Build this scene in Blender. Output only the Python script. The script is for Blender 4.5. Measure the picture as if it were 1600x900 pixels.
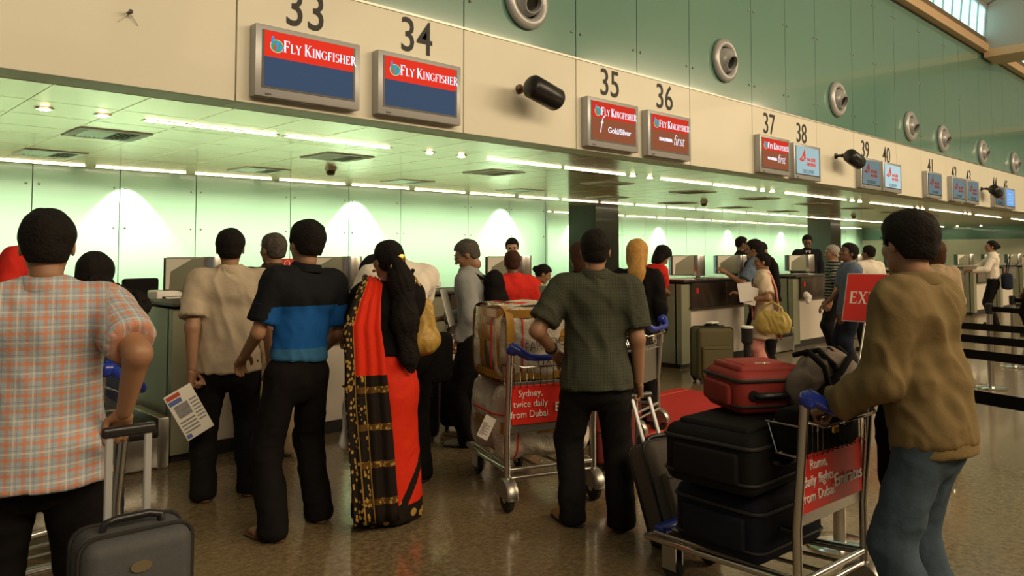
import bpy, bmesh, math, random
import numpy as np
from mathutils import Vector, Matrix, Euler

for o in list(bpy.data.objects): bpy.data.objects.remove(o)
C = bpy.context.scene.collection
S = bpy.context.scene
PI = math.pi
R = math.radians
rnd = random.Random(7)

# ------------------------------------------------------------------ camera
cd = bpy.data.cameras.new('camera'); cam = bpy.data.objects.new('camera', cd); C.objects.link(cam)
cd.sensor_width = 36.0; cd.lens = 36.0*1202/1600; cd.shift_y = -110/1600
cd.clip_start = 0.05; cd.clip_end = 300
cam.location = (0, 0, 1.52)
cam.rotation_euler = (R(90+2.63), 0, R(46.08-90))
S.camera = cam

# ------------------------------------------------------------------ world, lights, exposure
S.view_settings.view_transform = 'Standard'; S.view_settings.look = 'None'
S.view_settings.gamma = 1; S.view_settings.use_curve_mapping = False
S.view_settings.exposure = 0.0
w = bpy.data.worlds.new('hall_daylight'); S.world = w; w.use_nodes = True
w.node_tree.nodes['Background'].inputs[0].default_value = (0.62, 0.60, 0.50, 1)
w.node_tree.nodes['Background'].inputs[1].default_value = 0.22

def area(name, loc, rot, sx, sy, power, col, spread=180):
    l = bpy.data.lights.new(name, 'AREA'); l.shape = 'RECTANGLE'; l.size = sx; l.size_y = sy
    l.energy = power; l.color = col; l.spread = R(spread)
    o = bpy.data.objects.new(name, l); C.objects.link(o); o.location = loc; o.rotation_euler = rot
    return o
def spot(name, loc, direction, power, col, size, blend=.3, rad=.03):
    l = bpy.data.lights.new(name, 'SPOT'); l.energy = power; l.color = col; l.spot_size = R(size); l.spot_blend = blend
    l.shadow_soft_size = rad
    o = bpy.data.objects.new(name, l); C.objects.link(o); o.location = loc
    o.rotation_euler = Vector(direction).to_track_quat('-Z', 'Y').to_euler()
    return o
WARM = (1.0, .77, .49); WARM2 = (1.0, .72, .42); GRN = (1.0, .965, .65)
# high hall lamps
area('hall_lamp', (1.0, -7, 8.0), (R(52), 0, 0), 10, 3, 1050, WARM)
area('hall_lamp', (14.0, -7, 8.0), (R(52), 0, 0), 12, 3, 1500, WARM)
area('hall_lamp', (30.0, -7, 8.0), (R(52), 0, 0), 14, 3, 1900, WARM)
# wall washers of the back wall, fixed under the low ceiling and aimed at the glass
def washer(x0, x1, y, power):
    area('wall_washer', ((x0+x1)/2, y-1.35, 2.82), Vector((0, 1.35, -1.45)).to_track_quat('-Z', 'Y').to_euler(), x1-x0, .12, power, GRN, 85)
washer(-3, 14.6, 14.0, 255)
washer(14.8, 30, 18.2, 210); washer(30, 45, 18.2, 210)
for x in (-.3, 4.32, 8.85, 13.1): spot('wall_spot', (x, 13.62, 2.86), (0, .30, -1), 150, (1, 1, .80), 80, .35)
for x in (20.5, 25.7, 31.0, 36.0, 40.5): spot('wall_spot', (x, 17.8, 2.86), (0, .30, -1), 110, (1, 1, .80), 74, .35)

# ------------------------------------------------------------------ materials
def mat(name, col, rough=.6, metal=0., coat=0., spec=.5, bump=None, emit=None, estr=1., noise=None, alpha=None, trans=0.):
    m = bpy.data.materials.new(name); m.use_nodes = True
    nt = m.node_tree; b = nt.nodes['Principled BSDF']
    b.inputs['Base Color'].default_value = (*col, 1); b.inputs['Roughness'].default_value = rough
    b.inputs['Metallic'].default_value = metal; b.inputs['Coat Weight'].default_value = coat
    b.inputs['Coat Roughness'].default_value = .06
    b.inputs['Specular IOR Level'].default_value = spec
    if trans: b.inputs['Transmission Weight'].default_value = trans
    if emit is not None:
        b.inputs['Emission Color'].default_value = (*emit, 1); b.inputs['Emission Strength'].default_value = estr
    tc = None
    if noise or bump:
        tc = nt.nodes.new('ShaderNodeTexCoord')
    if noise:      # (scale, amount[, detail])
        n = nt.nodes.new('ShaderNodeTexNoise'); n.inputs['Scale'].default_value = noise[0]; n.inputs['Detail'].default_value = noise[2] if len(noise) > 2 else 4
        nt.links.new(tc.outputs['Object'], n.inputs['Vector'])
        mx = nt.nodes.new('ShaderNodeMix'); mx.data_type = 'RGBA'
        mx.inputs['A'].default_value = (*[c*(1-noise[1]) for c in col], 1); mx.inputs['B'].default_value = (*[min(1, c*(1+noise[1])) for c in col], 1)
        nt.links.new(n.outputs['Fac'], mx.inputs['Factor']); nt.links.new(mx.outputs['Result'], b.inputs['Base Color'])
    if bump:       # (scale, strength, distance)
        n2 = nt.nodes.new('ShaderNodeTexNoise'); n2.inputs['Scale'].default_value = bump[0]; n2.inputs['Detail'].default_value = 3
        nt.links.new(tc.outputs['Object'], n2.inputs['Vector'])
        bp = nt.nodes.new('ShaderNodeBump'); bp.inputs['Strength'].default_value = bump[1]; bp.inputs['Distance'].default_value = bump[2]
        nt.links.new(n2.outputs['Fac'], bp.inputs['Height']); nt.links.new(bp.outputs['Normal'], b.inputs['Normal'])
    return m
def math_node(nt, op, a, b=None, c=None):
    n = nt.nodes.new('ShaderNodeMath'); n.operation = op
    for i, v in enumerate((a, b, c)):
        if v is None: continue
        if isinstance(v, (int, float)): n.inputs[i].default_value = v
        else: nt.links.new(v, n.inputs[i])
    return n.outputs[0]
def mixc(nt, f, a, b):
    n = nt.nodes.new('ShaderNodeMix'); n.data_type = 'RGBA'
    for k, v in (('Factor', f), ('A', a), ('B', b)):
        if isinstance(v, tuple): n.inputs[k].default_value = (*v, 1)
        elif isinstance(v, (int, float)): n.inputs[k].default_value = v
        else: nt.links.new(v, n.inputs[k])
    return n.outputs['Result']
def cloth_nodes(name, rough=.85, bump=.35):
    """material with the woven-cloth coordinates u (across) and v (along) of the garment"""
    m = mat(name, (.5, .5, .5), rough, spec=.12); nt = m.node_tree; b = nt.nodes['Principled BSDF']
    at = nt.nodes.new('ShaderNodeAttribute'); at.attribute_name = 'cloth'
    sp = nt.nodes.new('ShaderNodeSeparateXYZ'); nt.links.new(at.outputs['Vector'], sp.inputs[0])
    tc = nt.nodes.new('ShaderNodeTexCoord')
    n2 = nt.nodes.new('ShaderNodeTexNoise'); n2.inputs['Scale'].default_value = 22; n2.inputs['Detail'].default_value = 4
    nt.links.new(tc.outputs['Object'], n2.inputs['Vector'])
    bp = nt.nodes.new('ShaderNodeBump'); bp.inputs['Strength'].default_value = bump; bp.inputs['Distance'].default_value = .012
    nt.links.new(n2.outputs['Fac'], bp.inputs['Height']); nt.links.new(bp.outputs['Normal'], b.inputs['Normal'])
    return m, nt, b, sp.outputs[0], sp.outputs[1], sp.outputs[2]
def band(nt, x, period, width, off=0.):
    """1 inside a stripe of `width` metres every `period` metres"""
    t = math_node(nt, 'FRACT', math_node(nt, 'ADD', math_node(nt, 'DIVIDE', x, period), 50.0+off))
    return math_node(nt, 'LESS_THAN', t, width/period)
def cloth(name, col, amt=.18, rough=.85, bump=.35):
    m, nt, b, u, v, z = cloth_nodes(name, rough, bump)
    n = nt.nodes.new('ShaderNodeTexNoise'); n.inputs['Scale'].default_value = 6; n.inputs['Detail'].default_value = 5
    nt.links.new(mixc(nt, n.outputs['Fac'], tuple(c*(1-amt) for c in col), tuple(min(1, c*(1+amt)) for c in col)), b.inputs['Base Color'])
    return m
M = {}
M['skin'] = mat('skin', (.30, .155, .085), .5, noise=(9, .12))
M['skin_dark'] = mat('skin_dark', (.17, .085, .05), .5, noise=(9, .12))
M['skin_fair'] = mat('skin_fair', (.50, .29, .18), .5, noise=(9, .1))
M['hair'] = mat('hair_black', (.010, .008, .007), .8, spec=.15, noise=(40, .5), bump=(90, .8, .008))
M['hair_brown'] = mat('hair_brown', (.055, .022, .011), .75, spec=.2, noise=(40, .4), bump=(160, .6, .004))
M['hair_blond'] = mat('hair_blond', (.46, .25, .07), .7, spec=.2, noise=(40, .3), bump=(160, .6, .004))
M['hair_grey'] = mat('hair_grey', (.30, .27, .23), .6, noise=(40, .4), bump=(160, .6, .004))
M['hair_salt'] = mat('hair_salt', (.07, .06, .05), .75, spec=.2, noise=(60, .9), bump=(160, .6, .004))
M['eye'] = mat('eye_dark', (.03, .018, .012), .15)
M['leather'] = mat('brown_leather', (.10, .042, .018), .42, noise=(20, .3), bump=(60, .3, .004))
M['leather_tan'] = mat('tan_leather', (.36, .20, .06), .5, noise=(20, .25), bump=(60, .3, .004))
M['leather_grey'] = mat('grey_suede', (.22, .19, .14), .8, noise=(20, .25))
M['sole'] = mat('rubber_sole', (.02, .016, .012), .7)
M['black_rub'] = mat('black_rubber', (.015, .014, .013), .65)
M['steel'] = mat('brushed_steel', (.62, .60, .56), .28, 1.0, noise=(6, .06), bump=(220, .08, .002))
M['steel_dull'] = mat('dull_steel', (.42, .40, .36), .38, 1.0, noise=(5, .12))
M['chrome'] = mat('chrome', (.75, .73, .68), .15, 1.0)
M['alu'] = mat('silver_paint', (.42, .43, .44), .35, .3)
M['black_pl'] = mat('black_plastic', (.012, .012, .013), .35)
M['blue_pl'] = mat('blue_plastic', (.01, .03, .30), .3, coat=.3)
M['gold'] = mat('gold_metal', (.75, .45, .10), .3, 1.0)
M['white_pl'] = mat('white_plastic', (.75, .73, .68), .45)
M['paper'] = mat('white_paper', (.78, .76, .70), .8, noise=(8, .05))
M['print_grey'] = mat('print_grey', (.25, .25, .26), .8, noise=(60, .5))
M['print_blue'] = mat('print_blue', (.10, .16, .42), .8)
M['print_red'] = mat('print_red', (.5, .08, .05), .8)
M['red_pl'] = mat('red_plastic', (.62, .02, .012), .4)
M['black_text'] = mat('black_lettering', (.02, .02, .018), .6)
M['fascia'] = mat('cream_fascia', (.76, .74, .62), .5, coat=.04, noise=(1.2, .04))
M['teal'] = mat('teal_glass', (.130, .275, .222), .2, coat=.8, noise=(.35, .05))
M['mint'] = mat('mint_glass', (.38, .62, .48), .25, coat=.3)
M['gap'] = mat('joint_grey', (.10, .10, .09), .8)
M['ceil'] = mat('cream_ceiling_metal', (.95, .66, .41), .19, .45, coat=.1, noise=(.8, .03))
M['column'] = mat('dark_granite', (.060, .062, .042), .3, coat=.15, noise=(30, .35, 8))
M['column2'] = mat('column_edge_granite', (.12, .10, .065), .15, coat=.5, noise=(30, .35, 8))
M['olive'] = mat('olive_laminate', (.235, .24, .165), .4, noise=(3, .06))
M['wht_lam'] = mat('white_laminate', (.66, .60, .52), .3, coat=.3, noise=(2, .03))
M['dark_lam'] = mat('dark_laminate', (.045, .032, .024), .22, coat=.6, noise=(4, .3))
M['plinth'] = mat('black_plinth', (.02, .018, .015), .5)
M['beam'] = mat('beige_beam', (.60, .42, .25), .6)
M['roof'] = mat('grey_roof', (.36, .38, .36), .6, noise=(.6, .05))
M['sky'] = mat('skylight_pane', (.2, .5, .5), .1, emit=(.52, 1.0, .92), estr=1.5)
M['lamp'] = mat('lit_tube', (1, 1, 1), .4, emit=(1.0, .86, .56), estr=20)
M['lamp_dot'] = mat('lit_downlight', (1, 1, 1), .4, emit=(1.0, .80, .50), estr=40)
M['vent_in'] = mat('vent_dark', (.10, .075, .05), .6)
M['belt'] = mat('belt_rubber', (.02, .02, .02), .55)
M['carpet'] = mat('red_carpet', (.42, .012, .006), .9, noise=(40, .25), bump=(300, .5, .003))
M['gold_thread'] = mat('gold_cloth', (.42, .26, .05), .5, noise=(60, .6))

# floor: polished speckled stone
m = mat('polished_stone_floor', (.3, .24, .15), .17, coat=.2); nt = m.node_tree; b = nt.nodes['Principled BSDF']; M['floor'] = m
tc = nt.nodes.new('ShaderNodeTexCoord')
def noise(scale, det, rough=.6):
    n = nt.nodes.new('ShaderNodeTexNoise'); n.inputs['Scale'].default_value = scale; n.inputs['Detail'].default_value = det; n.inputs['Roughness'].default_value = rough
    nt.links.new(tc.outputs['Object'], n.inputs['Vector']); return n.outputs['Fac']
def ramp(f, a, b_):
    n = nt.nodes.new('ShaderNodeMapRange'); n.inputs['From Min'].default_value = a; n.inputs['From Max'].default_value = b_
    nt.links.new(f, n.inputs['Value']); return n.outputs[0]
c1 = mixc(nt, ramp(noise(1.1, 5), .35, .65), (.112, .078, .040), (.185, .136, .074))
c2 = mixc(nt, ramp(noise(28, 8, .75), .42, .60), c1, (.235, .18, .10))
c3 = mixc(nt, ramp(noise(75, 3, .7), .60, .66), c2, (.09, .065, .035))
nt.links.new(c3, b.inputs['Base Color'])
nt.links.new(math_node(nt, 'MULTIPLY_ADD', noise(5, 6), .16, .10), b.inputs['Roughness'])

# garments
def plaid(name, base, s1, s2, s3, p):
    m, nt, b, u, v, z = cloth_nodes(name)
    def stripes(x):
        a = band(nt, x, p, p*.22); c = band(nt, x, p, p*.10, .55); d = band(nt, x, p, p*.05, .33)
        return a, c, d
    a1, c1_, d1 = stripes(u); a2, c2_, d2 = stripes(v)
    col = mixc(nt, math_node(nt, 'MULTIPLY', a1, .62), base, s1)
    col = mixc(nt, math_node(nt, 'MULTIPLY', a2, .62), col, s1)
    col = mixc(nt, math_node(nt, 'MULTIPLY', c1_, .6), col, s2)
    col = mixc(nt, math_node(nt, 'MULTIPLY', c2_, .6), col, s2)
    col = mixc(nt, math_node(nt, 'MULTIPLY', d1, .5), col, s3)
    col = mixc(nt, math_node(nt, 'MULTIPLY', d2, .5), col, s3)
    nt.links.new(col, b.inputs['Base Color']); return m
M['plaid'] = plaid('orange_blue_plaid', (.34, .38, .42), (.56, .20, .09), (.58, .57, .52), (.16, .21, .34), .050)
M['check'] = plaid('dark_green_check', (.040, .046, .030), (.065, .068, .048), (.10, .10, .075), (.03, .03, .02), .018)
M['beige'] = cloth('beige_linen', (.46, .38, .28), .2)
M['khaki'] = cloth('khaki_cotton', (.170, .122, .055), .15)
M['khaki_band'] = cloth('khaki_ribbing', (.175, .125, .055), .1)
M['blackc'] = cloth('black_cloth', (.007, .006, .006), .2)
M['blackj'] = cloth('black_denim', (.010, .009, .009), .3)
M['navy'] = cloth('navy_cloth', (.018, .024, .042), .3)
M['denim'] = cloth('blue_denim', (.050, .074, .100), .5)
M['brownc'] = cloth('dark_brown_cloth', (.040, .026, .016), .2)
M['tan_trs'] = cloth('beige_trouser_cloth', (.36, .27, .17), .12)
M['greyshirt'] = cloth('grey_blue_shirt', (.27, .28, .28), .1)
M['whitec'] = cloth('white_shirt_cloth', (.72, .65, .56), .06)
M['cream'] = cloth('cream_kurta', (.62, .50, .36), .1)
M['pink'] = cloth('pink_scarf', (.62, .26, .22), .15)
M['redc'] = cloth('red_uniform_cloth', (.62, .03, .02), .1)
M['blueshirt'] = cloth('blue_shirt_cloth', (.12, .16, .23), .12)
M['suit'] = cloth('dark_suit_cloth', (.012, .012, .016), .1)
M['sari_red'] = cloth('red_sari_silk', (.66, .030, .010), .12, .6)
# polo: black above, blue below with black placket
m, nt, b, u, v, z = cloth_nodes('black_blue_polo'); M['polo'] = m
f = math_node(nt, 'LESS_THAN', v, 1.23); g = math_node(nt, 'LESS_THAN', v, 1.0)
col = mixc(nt, f, (.010, .011, .014), (.010, .085, .30)); col = mixc(nt, math_node(nt, 'LESS_THAN', v, 1.24), col, col)
col = mixc(nt, g, col, (.035, .13, .26)); nt.links.new(col, b.inputs['Base Color'])
# striped tee
m, nt, b, u, v, z = cloth_nodes('striped_tee'); M['stripe'] = m
nt.links.new(mixc(nt, band(nt, v, .045, .015), (.025, .028, .028), (.30, .29, .26)), b.inputs['Base Color'])
# sari pallu
m, nt, b, u, v, z = cloth_nodes('sari_pallu', .6); M['pallu'] = m   # u across 0..1 ; v metres along ; z: 0 upper (red) 1 lower (black)
blk = (.014, .010, .008); gld = (.36, .22, .05)
vor = nt.nodes.new('ShaderNodeTexVoronoi'); vor.inputs['Scale'].default_value = 1.0
cmb = nt.nodes.new('ShaderNodeCombineXYZ'); nt.links.new(math_node(nt, 'MULTIPLY', u, 13.0), cmb.inputs[0]); nt.links.new(math_node(nt, 'MULTIPLY', v, 36.0), cmb.inputs[1])
nt.links.new(cmb.outputs[0], vor.inputs['Vector'])
dots = math_node(nt, 'LESS_THAN', vor.outputs['Distance'], .36)
edge = math_node(nt, 'LESS_THAN', u, .24)
edgecol = mixc(nt, dots, blk, gld)
line = math_node(nt, 'MAXIMUM', math_node(nt, 'COMPARE', u, .25, .012), math_node(nt, 'COMPARE', u, .47, .012))
lower = math_node(nt, 'GREATER_THAN', v, .74)
lowcol = mixc(nt, band(nt, v, .20, .035), blk, mixc(nt, dots, (.10, .05, .012), gld))
mid = math_node(nt, 'MULTIPLY', math_node(nt, 'COMPARE', u, .36, .07), dots)
lowcol = mixc(nt, mid, lowcol, gld)
base = mixc(nt, lower, (.66, .030, .010), lowcol)
base = mixc(nt, edge, base, edgecol); base = mixc(nt, math_node(nt, 'MULTIPLY', line, math_node(nt, 'MAXIMUM', lower, math_node(nt, 'LESS_THAN', u, .3))), base, gld)
nt.links.new(base, b.inputs['Base Color'])
# sari skirt: hem band in black and gold
m, nt, b, u, v, z = cloth_nodes('sari_skirt', .6); M['skirt'] = m
cmb = nt.nodes.new('ShaderNodeCombineXYZ'); nt.links.new(math_node(nt, 'MULTIPLY', u, 16.0), cmb.inputs[0]); nt.links.new(math_node(nt, 'MULTIPLY', v, 16.0), cmb.inputs[1])
vor = nt.nodes.new('ShaderNodeTexVoronoi'); vor.inputs['Scale'].default_value = 1.0; nt.links.new(cmb.outputs[0], vor.inputs['Vector'])
dots = math_node(nt, 'LESS_THAN', vor.outputs['Distance'], .33)
hem = math_node(nt, 'LESS_THAN', v, .12)
dg = math_node(nt, 'SUBTRACT', v, math_node(nt, 'MULTIPLY', math_node(nt, 'SUBTRACT', u, .02), 1.6))
diag = math_node(nt, 'MULTIPLY', math_node(nt, 'COMPARE', dg, .07, .045), math_node(nt, 'LESS_THAN', v, .42))
bc = mixc(nt, math_node(nt, 'MAXIMUM', hem, diag), (.66, .030, .010), mixc(nt, dots, blk, gld))
nt.links.new(bc, b.inputs['Base Color'])

# ------------------------------------------------------------------ mesh helpers
def tag(o, label=None, cat=None, group=None, kind=None):
    if label: o['label'] = label
    if cat: o['category'] = cat
    if group: o['group'] = group
    if kind: o['kind'] = kind
    return o
def empty(name, loc, rz=0, label=None, cat=None, group=None):
    o = bpy.data.objects.new(name, None); C.objects.link(o); o.location = loc; o.rotation_euler = (0, 0, rz)
    o.empty_display_size = .1
    return tag(o, label, cat, group)
def link_mesh(name, me, material, parent=None, smooth=40):
    if material is not None: me.materials.append(material)
    if smooth and len(me.polygons):
        me.polygons.foreach_set('use_smooth', [True]*len(me.polygons))
        if smooth < 179: me.set_sharp_from_angle(angle=R(smooth))
    o = bpy.data.objects.new(name, me); C.objects.link(o)
    if parent is not None: o.parent = parent
    return o
class MB:
    def __init__(s): s.v = []; s.f = []
    def add(s, vs, fs):
        n = len(s.v); s.v += [tuple(v) for v in vs]; s.f += [tuple(i+n for i in f) for f in fs]; return s
    def box(s, x0, x1, y0, y1, z0, z1, m=None):
        vs = [Vector((x, y, z)) for z in (z0, z1) for x, y in ((x0, y0), (x1, y0), (x1, y1), (x0, y1))]
        if m is not None: vs = [m @ v for v in vs]
        return s.add(vs, [(0, 3, 2, 1), (4, 5, 6, 7), (0, 1, 5, 4), (1, 2, 6, 5), (2, 3, 7, 6), (3, 0, 4, 7)])
    def rbox(s, cx, cy, cz, sx, sy, sz, r, seg=4, m=None):
        bm = bmesh.new(); bmesh.ops.create_cube(bm, size=1); bmesh.ops.scale(bm, vec=(sx, sy, sz), verts=bm.verts)
        bmesh.ops.bevel(bm, geom=bm.edges[:], offset=min(r, .49*min(sx, sy, sz)), segments=seg, profile=.5, affect='EDGES')
        vs = [Vector((v.co.x+cx, v.co.y+cy, v.co.z+cz)) for v in bm.verts]; bm.verts.index_update()
        if m is not None: vs = [m @ v for v in vs]
        s.add(vs, [[v.index for v in f.verts] for f in bm.faces]); bm.free(); return s
    def tube(s, path, r, seg=8, closed=False):
        P = [Vector(p) for p in path]; n = len(P); rings = []
        rr = r if isinstance(r, (list, tuple)) else [r]*n
        up = None
        for i, p in enumerate(P):
            if closed: t = (P[(i+1) % n]-P[i-1])
            else: t = P[min(i+1, n-1)]-P[max(i-1, 0)]
            t = t.normalized() if t.length > 1e-9 else Vector((0, 0, 1))
            if up is None: up = t.orthogonal().normalized()
            up = (up-t*up.dot(t)); up = up.normalized() if up.length > 1e-6 else t.orthogonal().normalized()
            b_ = t.cross(up)
            rings.append([p+(up*math.cos(a)+b_*math.sin(a))*rr[i] for a in [2*PI*k/seg for k in range(seg)]])
        vs = [v for rg in rings for v in rg]; fs = []
        m_ = n if closed else n-1
        for i in range(m_):
            j = (i+1) % n
            for k in range(seg):
                k2 = (k+1) % seg; fs.append((i*seg+k, i*seg+k2, j*seg+k2, j*seg+k))
        if not closed: fs += [tuple(range(seg))[::-1], tuple((n-1)*seg+k for k in range(seg))]
        return s.add(vs, fs)
    def cyl(s, a, b_, r, seg=16): return s.tube([a, b_], r, seg)
    def lathe(s, prof, center, axis='Z', seg=24, m=None):
        vs = []; fs = []; n = len(prof); cx = Vector(center)
        for r, h in prof:
            for k in range(seg):
                a = 2*PI*k/seg; x, y = r*math.cos(a), r*math.sin(a)
                v = {'Z': Vector((x, y, h)), 'Y': Vector((x, h, -y)), 'X': Vector((h, x, y))}[axis]
                vs.append((m @ v if m is not None else v)+cx)
        for i in range(n-1):
            for k in range(seg):
                k2 = (k+1) % seg; fs.append((i*seg+k, i*seg+k2, (i+1)*seg+k2, (i+1)*seg+k))
        if prof[0][0] > 1e-6: fs.append(tuple(range(seg))[::-1])
        if prof[-1][0] > 1e-6: fs.append(tuple((n-1)*seg+k for k in range(seg)))
        return s.add(vs, fs)
    def prism(s, poly, d0, d1, fr):
        """2-D polygon extruded between depths d0 and d1; fr(u, v, d) -> point"""
        n = len(poly); vs = [fr(u, v, d0) for u, v in poly]+[fr(u, v, d1) for u, v in poly]
        fs = [tuple(range(n)), tuple(range(2*n-1, n-1, -1))]+[(i, n+i, n+(i+1) % n, (i+1) % n) for i in range(n)]
        return s.add(vs, fs)
    def build(s, name, material, parent=None, smooth=40, xf=None):
        me = bpy.data.meshes.new(name)
        vs = s.v if xf is None else [xf @ Vector(v) for v in s.v]
        me.from_pydata([tuple(v) for v in vs], [], s.f)
        bm = bmesh.new(); bm.from_mesh(me); bmesh.ops.recalc_face_normals(bm, faces=bm.faces); bm.to_mesh(me); bm.free()
        return link_mesh(name, me, material, parent, smooth)
def frXZ(x, y, z, s=1.0): return lambda u, v, d: Vector((x+u*s, y+d, z+v*s))       # faces -Y
def arc(cx, cy, rx, ry, a0, a1, n=12): return [(cx+rx*math.cos(R(a0+(a1-a0)*i/n)), cy+ry*math.sin(R(a0+(a1-a0)*i/n))) for i in range(n+1)]
def copy_tree(o, parent=None):
    c = o.copy(); C.objects.link(c)
    if parent is not None: c.parent = parent
    for ch in list(o.children): copy_tree(ch, c)
    return c
def text(name, s, size, material, parent, M4, align='CENTER', shear=0., off=0., sx=1., ext=.002):
    cu = bpy.data.curves.new('t', 'FONT'); cu.body = s; cu.size = size; cu.align_x = align; cu.shear = shear; cu.offset = off; cu.extrude = ext; cu.resolution_u = 4
    o = bpy.data.objects.new('t', cu); C.objects.link(o)
    dg = bpy.context.evaluated_depsgraph_get(); me = bpy.data.meshes.new_from_object(o.evaluated_get(dg)); bpy.data.objects.remove(o)
    me.transform(M4 @ Matrix.Diagonal((sx, 1, 1, 1))); me.materials.clear()
    me.name = name
    return link_mesh(name, me, material, parent, 0)
def MXZ(x, y, z): return Matrix.Translation((x, y, z)) @ Matrix.Rotation(PI/2, 4, 'X')
# serifed capitals drawn from strokes (unit height)
def glyph(ch):
    P = []; W, T, s = .17, .075, .05
    def V(x, y0=0, y1=1, w=W, a=1, b=1):
        P.append([(x-w/2, y0), (x+w/2, y0), (x+w/2, y1), (x-w/2, y1)])
        if a: P.append([(x-w/2-s, y0), (x+w/2+s, y0), (x+w/2+s*.6, y0+.05), (x-w/2-s*.6, y0+.05)])
        if b: P.append([(x-w/2-s*.6, y1-.05), (x+w/2+s*.6, y1-.05), (x+w/2+s, y1), (x-w/2-s, y1)])
    def H(x0, x1, y, h=T, t=0):
        P.append([(x0, y-h/2), (x1, y-h/2), (x1, y+h/2), (x0, y+h/2)])
        if t: P.append([(x1-.05, y+min(0, t)), (x1, y+min(0, t)), (x1, y+max(0, t)), (x1-.05, y+max(0, t))])
    def D(x0, y0, x1, y1, w): P.append([(x0-w/2, y0), (x0+w/2, y0), (x1+w/2, y1), (x1-w/2, y1)])
    def A(cx, cy, rx, ry, a0, a1, w0=T, w1=W):
        n = 10
        for i in range(n):
            q = []
            for k, sgn in ((i, 1), (i+1, 1), (i+1, -1), (i, -1)):
                a = R(a0+(a1-a0)*k/n); wd = w0+(w1-w0)*abs(math.cos(a))
                q.append((cx+(rx+sgn*wd/2)*math.cos(a), cy+(ry+sgn*wd/2*.6)*math.sin(a)))
            P.append(q)
    w = .72
    if ch == 'F': V(.18); H(.18, .64, .96, t=-.2); H(.18, .5, .53, t=-.1); w = .70
    elif ch == 'L': V(.18); H(.18, .62, .04, t=.2); w = .68
    elif ch == 'Y': D(.40, .46, .10, 1, .17); D(.40, .46, .68, 1, T); V(.40, 0, .5, b=0); H(0, .22, .97, .05); H(.56, .78, .97, .05); w = .78
    elif ch == 'K': V(.18); D(.24, .42, .64, 1, T); D(.66, 0, .34, .56, .17); H(.52, .76, .97, .05); H(.54, .82, .03, .05); w = .84
    elif ch == 'I': V(.18); w = .38
    elif ch == 'N': V(.16, w=T); D(.66, 0, .16, 1, .17); V(.66, w=T, a=0); w = .84
    elif ch == 'G': A(.44, .5, .34, .46, 40, 320); V(.70, .06, .44, .13, a=0); w = .86
    elif ch == 'S': A(.32, .74, .22, .22, 30, 250, T, .14); A(.32, .27, .22, .24, 80, -150, T, .14); w = .62
    elif ch == 'H': V(.18); V(.68); H(.18, .68, .52); w = .88
    elif ch == 'E': V(.18); H(.18, .62, .96, t=-.18); H(.18, .5, .53); H(.18, .64, .04, t=.2); w = .70
    elif ch == 'R': V(.18); A(.26, .74, .26, .23, -90, 90); H(.18, .28, .965); H(.18, .28, .51); D(.70, -.06, .36, .52, .17); w = .80
    elif ch == 'X': D(.66, 0, .14, 1, .17); D(.14, 0, .64, 1, T); H(.02, .3, .97, .05); H(.5, .78, .97, .05); H(.02, .28, .03, .05); H(.5, .80, .03, .05); w = .82
    elif ch == 'T': V(.38, b=0); H(.02, .74, .96); H(.02, .07, .88, .2); H(.69, .74, .88, .2); w = .78
    return P, w
def serif(mb, s, x, size, fr, ratio=.78, d=.002, sx=1.):
    """words whose lower-case letters are drawn as small capitals; returns the end x"""
    for ch in s:
        if ch == ' ': x += .28*size*sx; continue
        k = size if ch.isupper() else size*ratio
        P, w_ = glyph(ch.upper())
        for p in P: mb.prism([(x+u*k*sx, v*k) for u, v in p], 0, -d, fr)
        x += w_*k*sx
    return x
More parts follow.
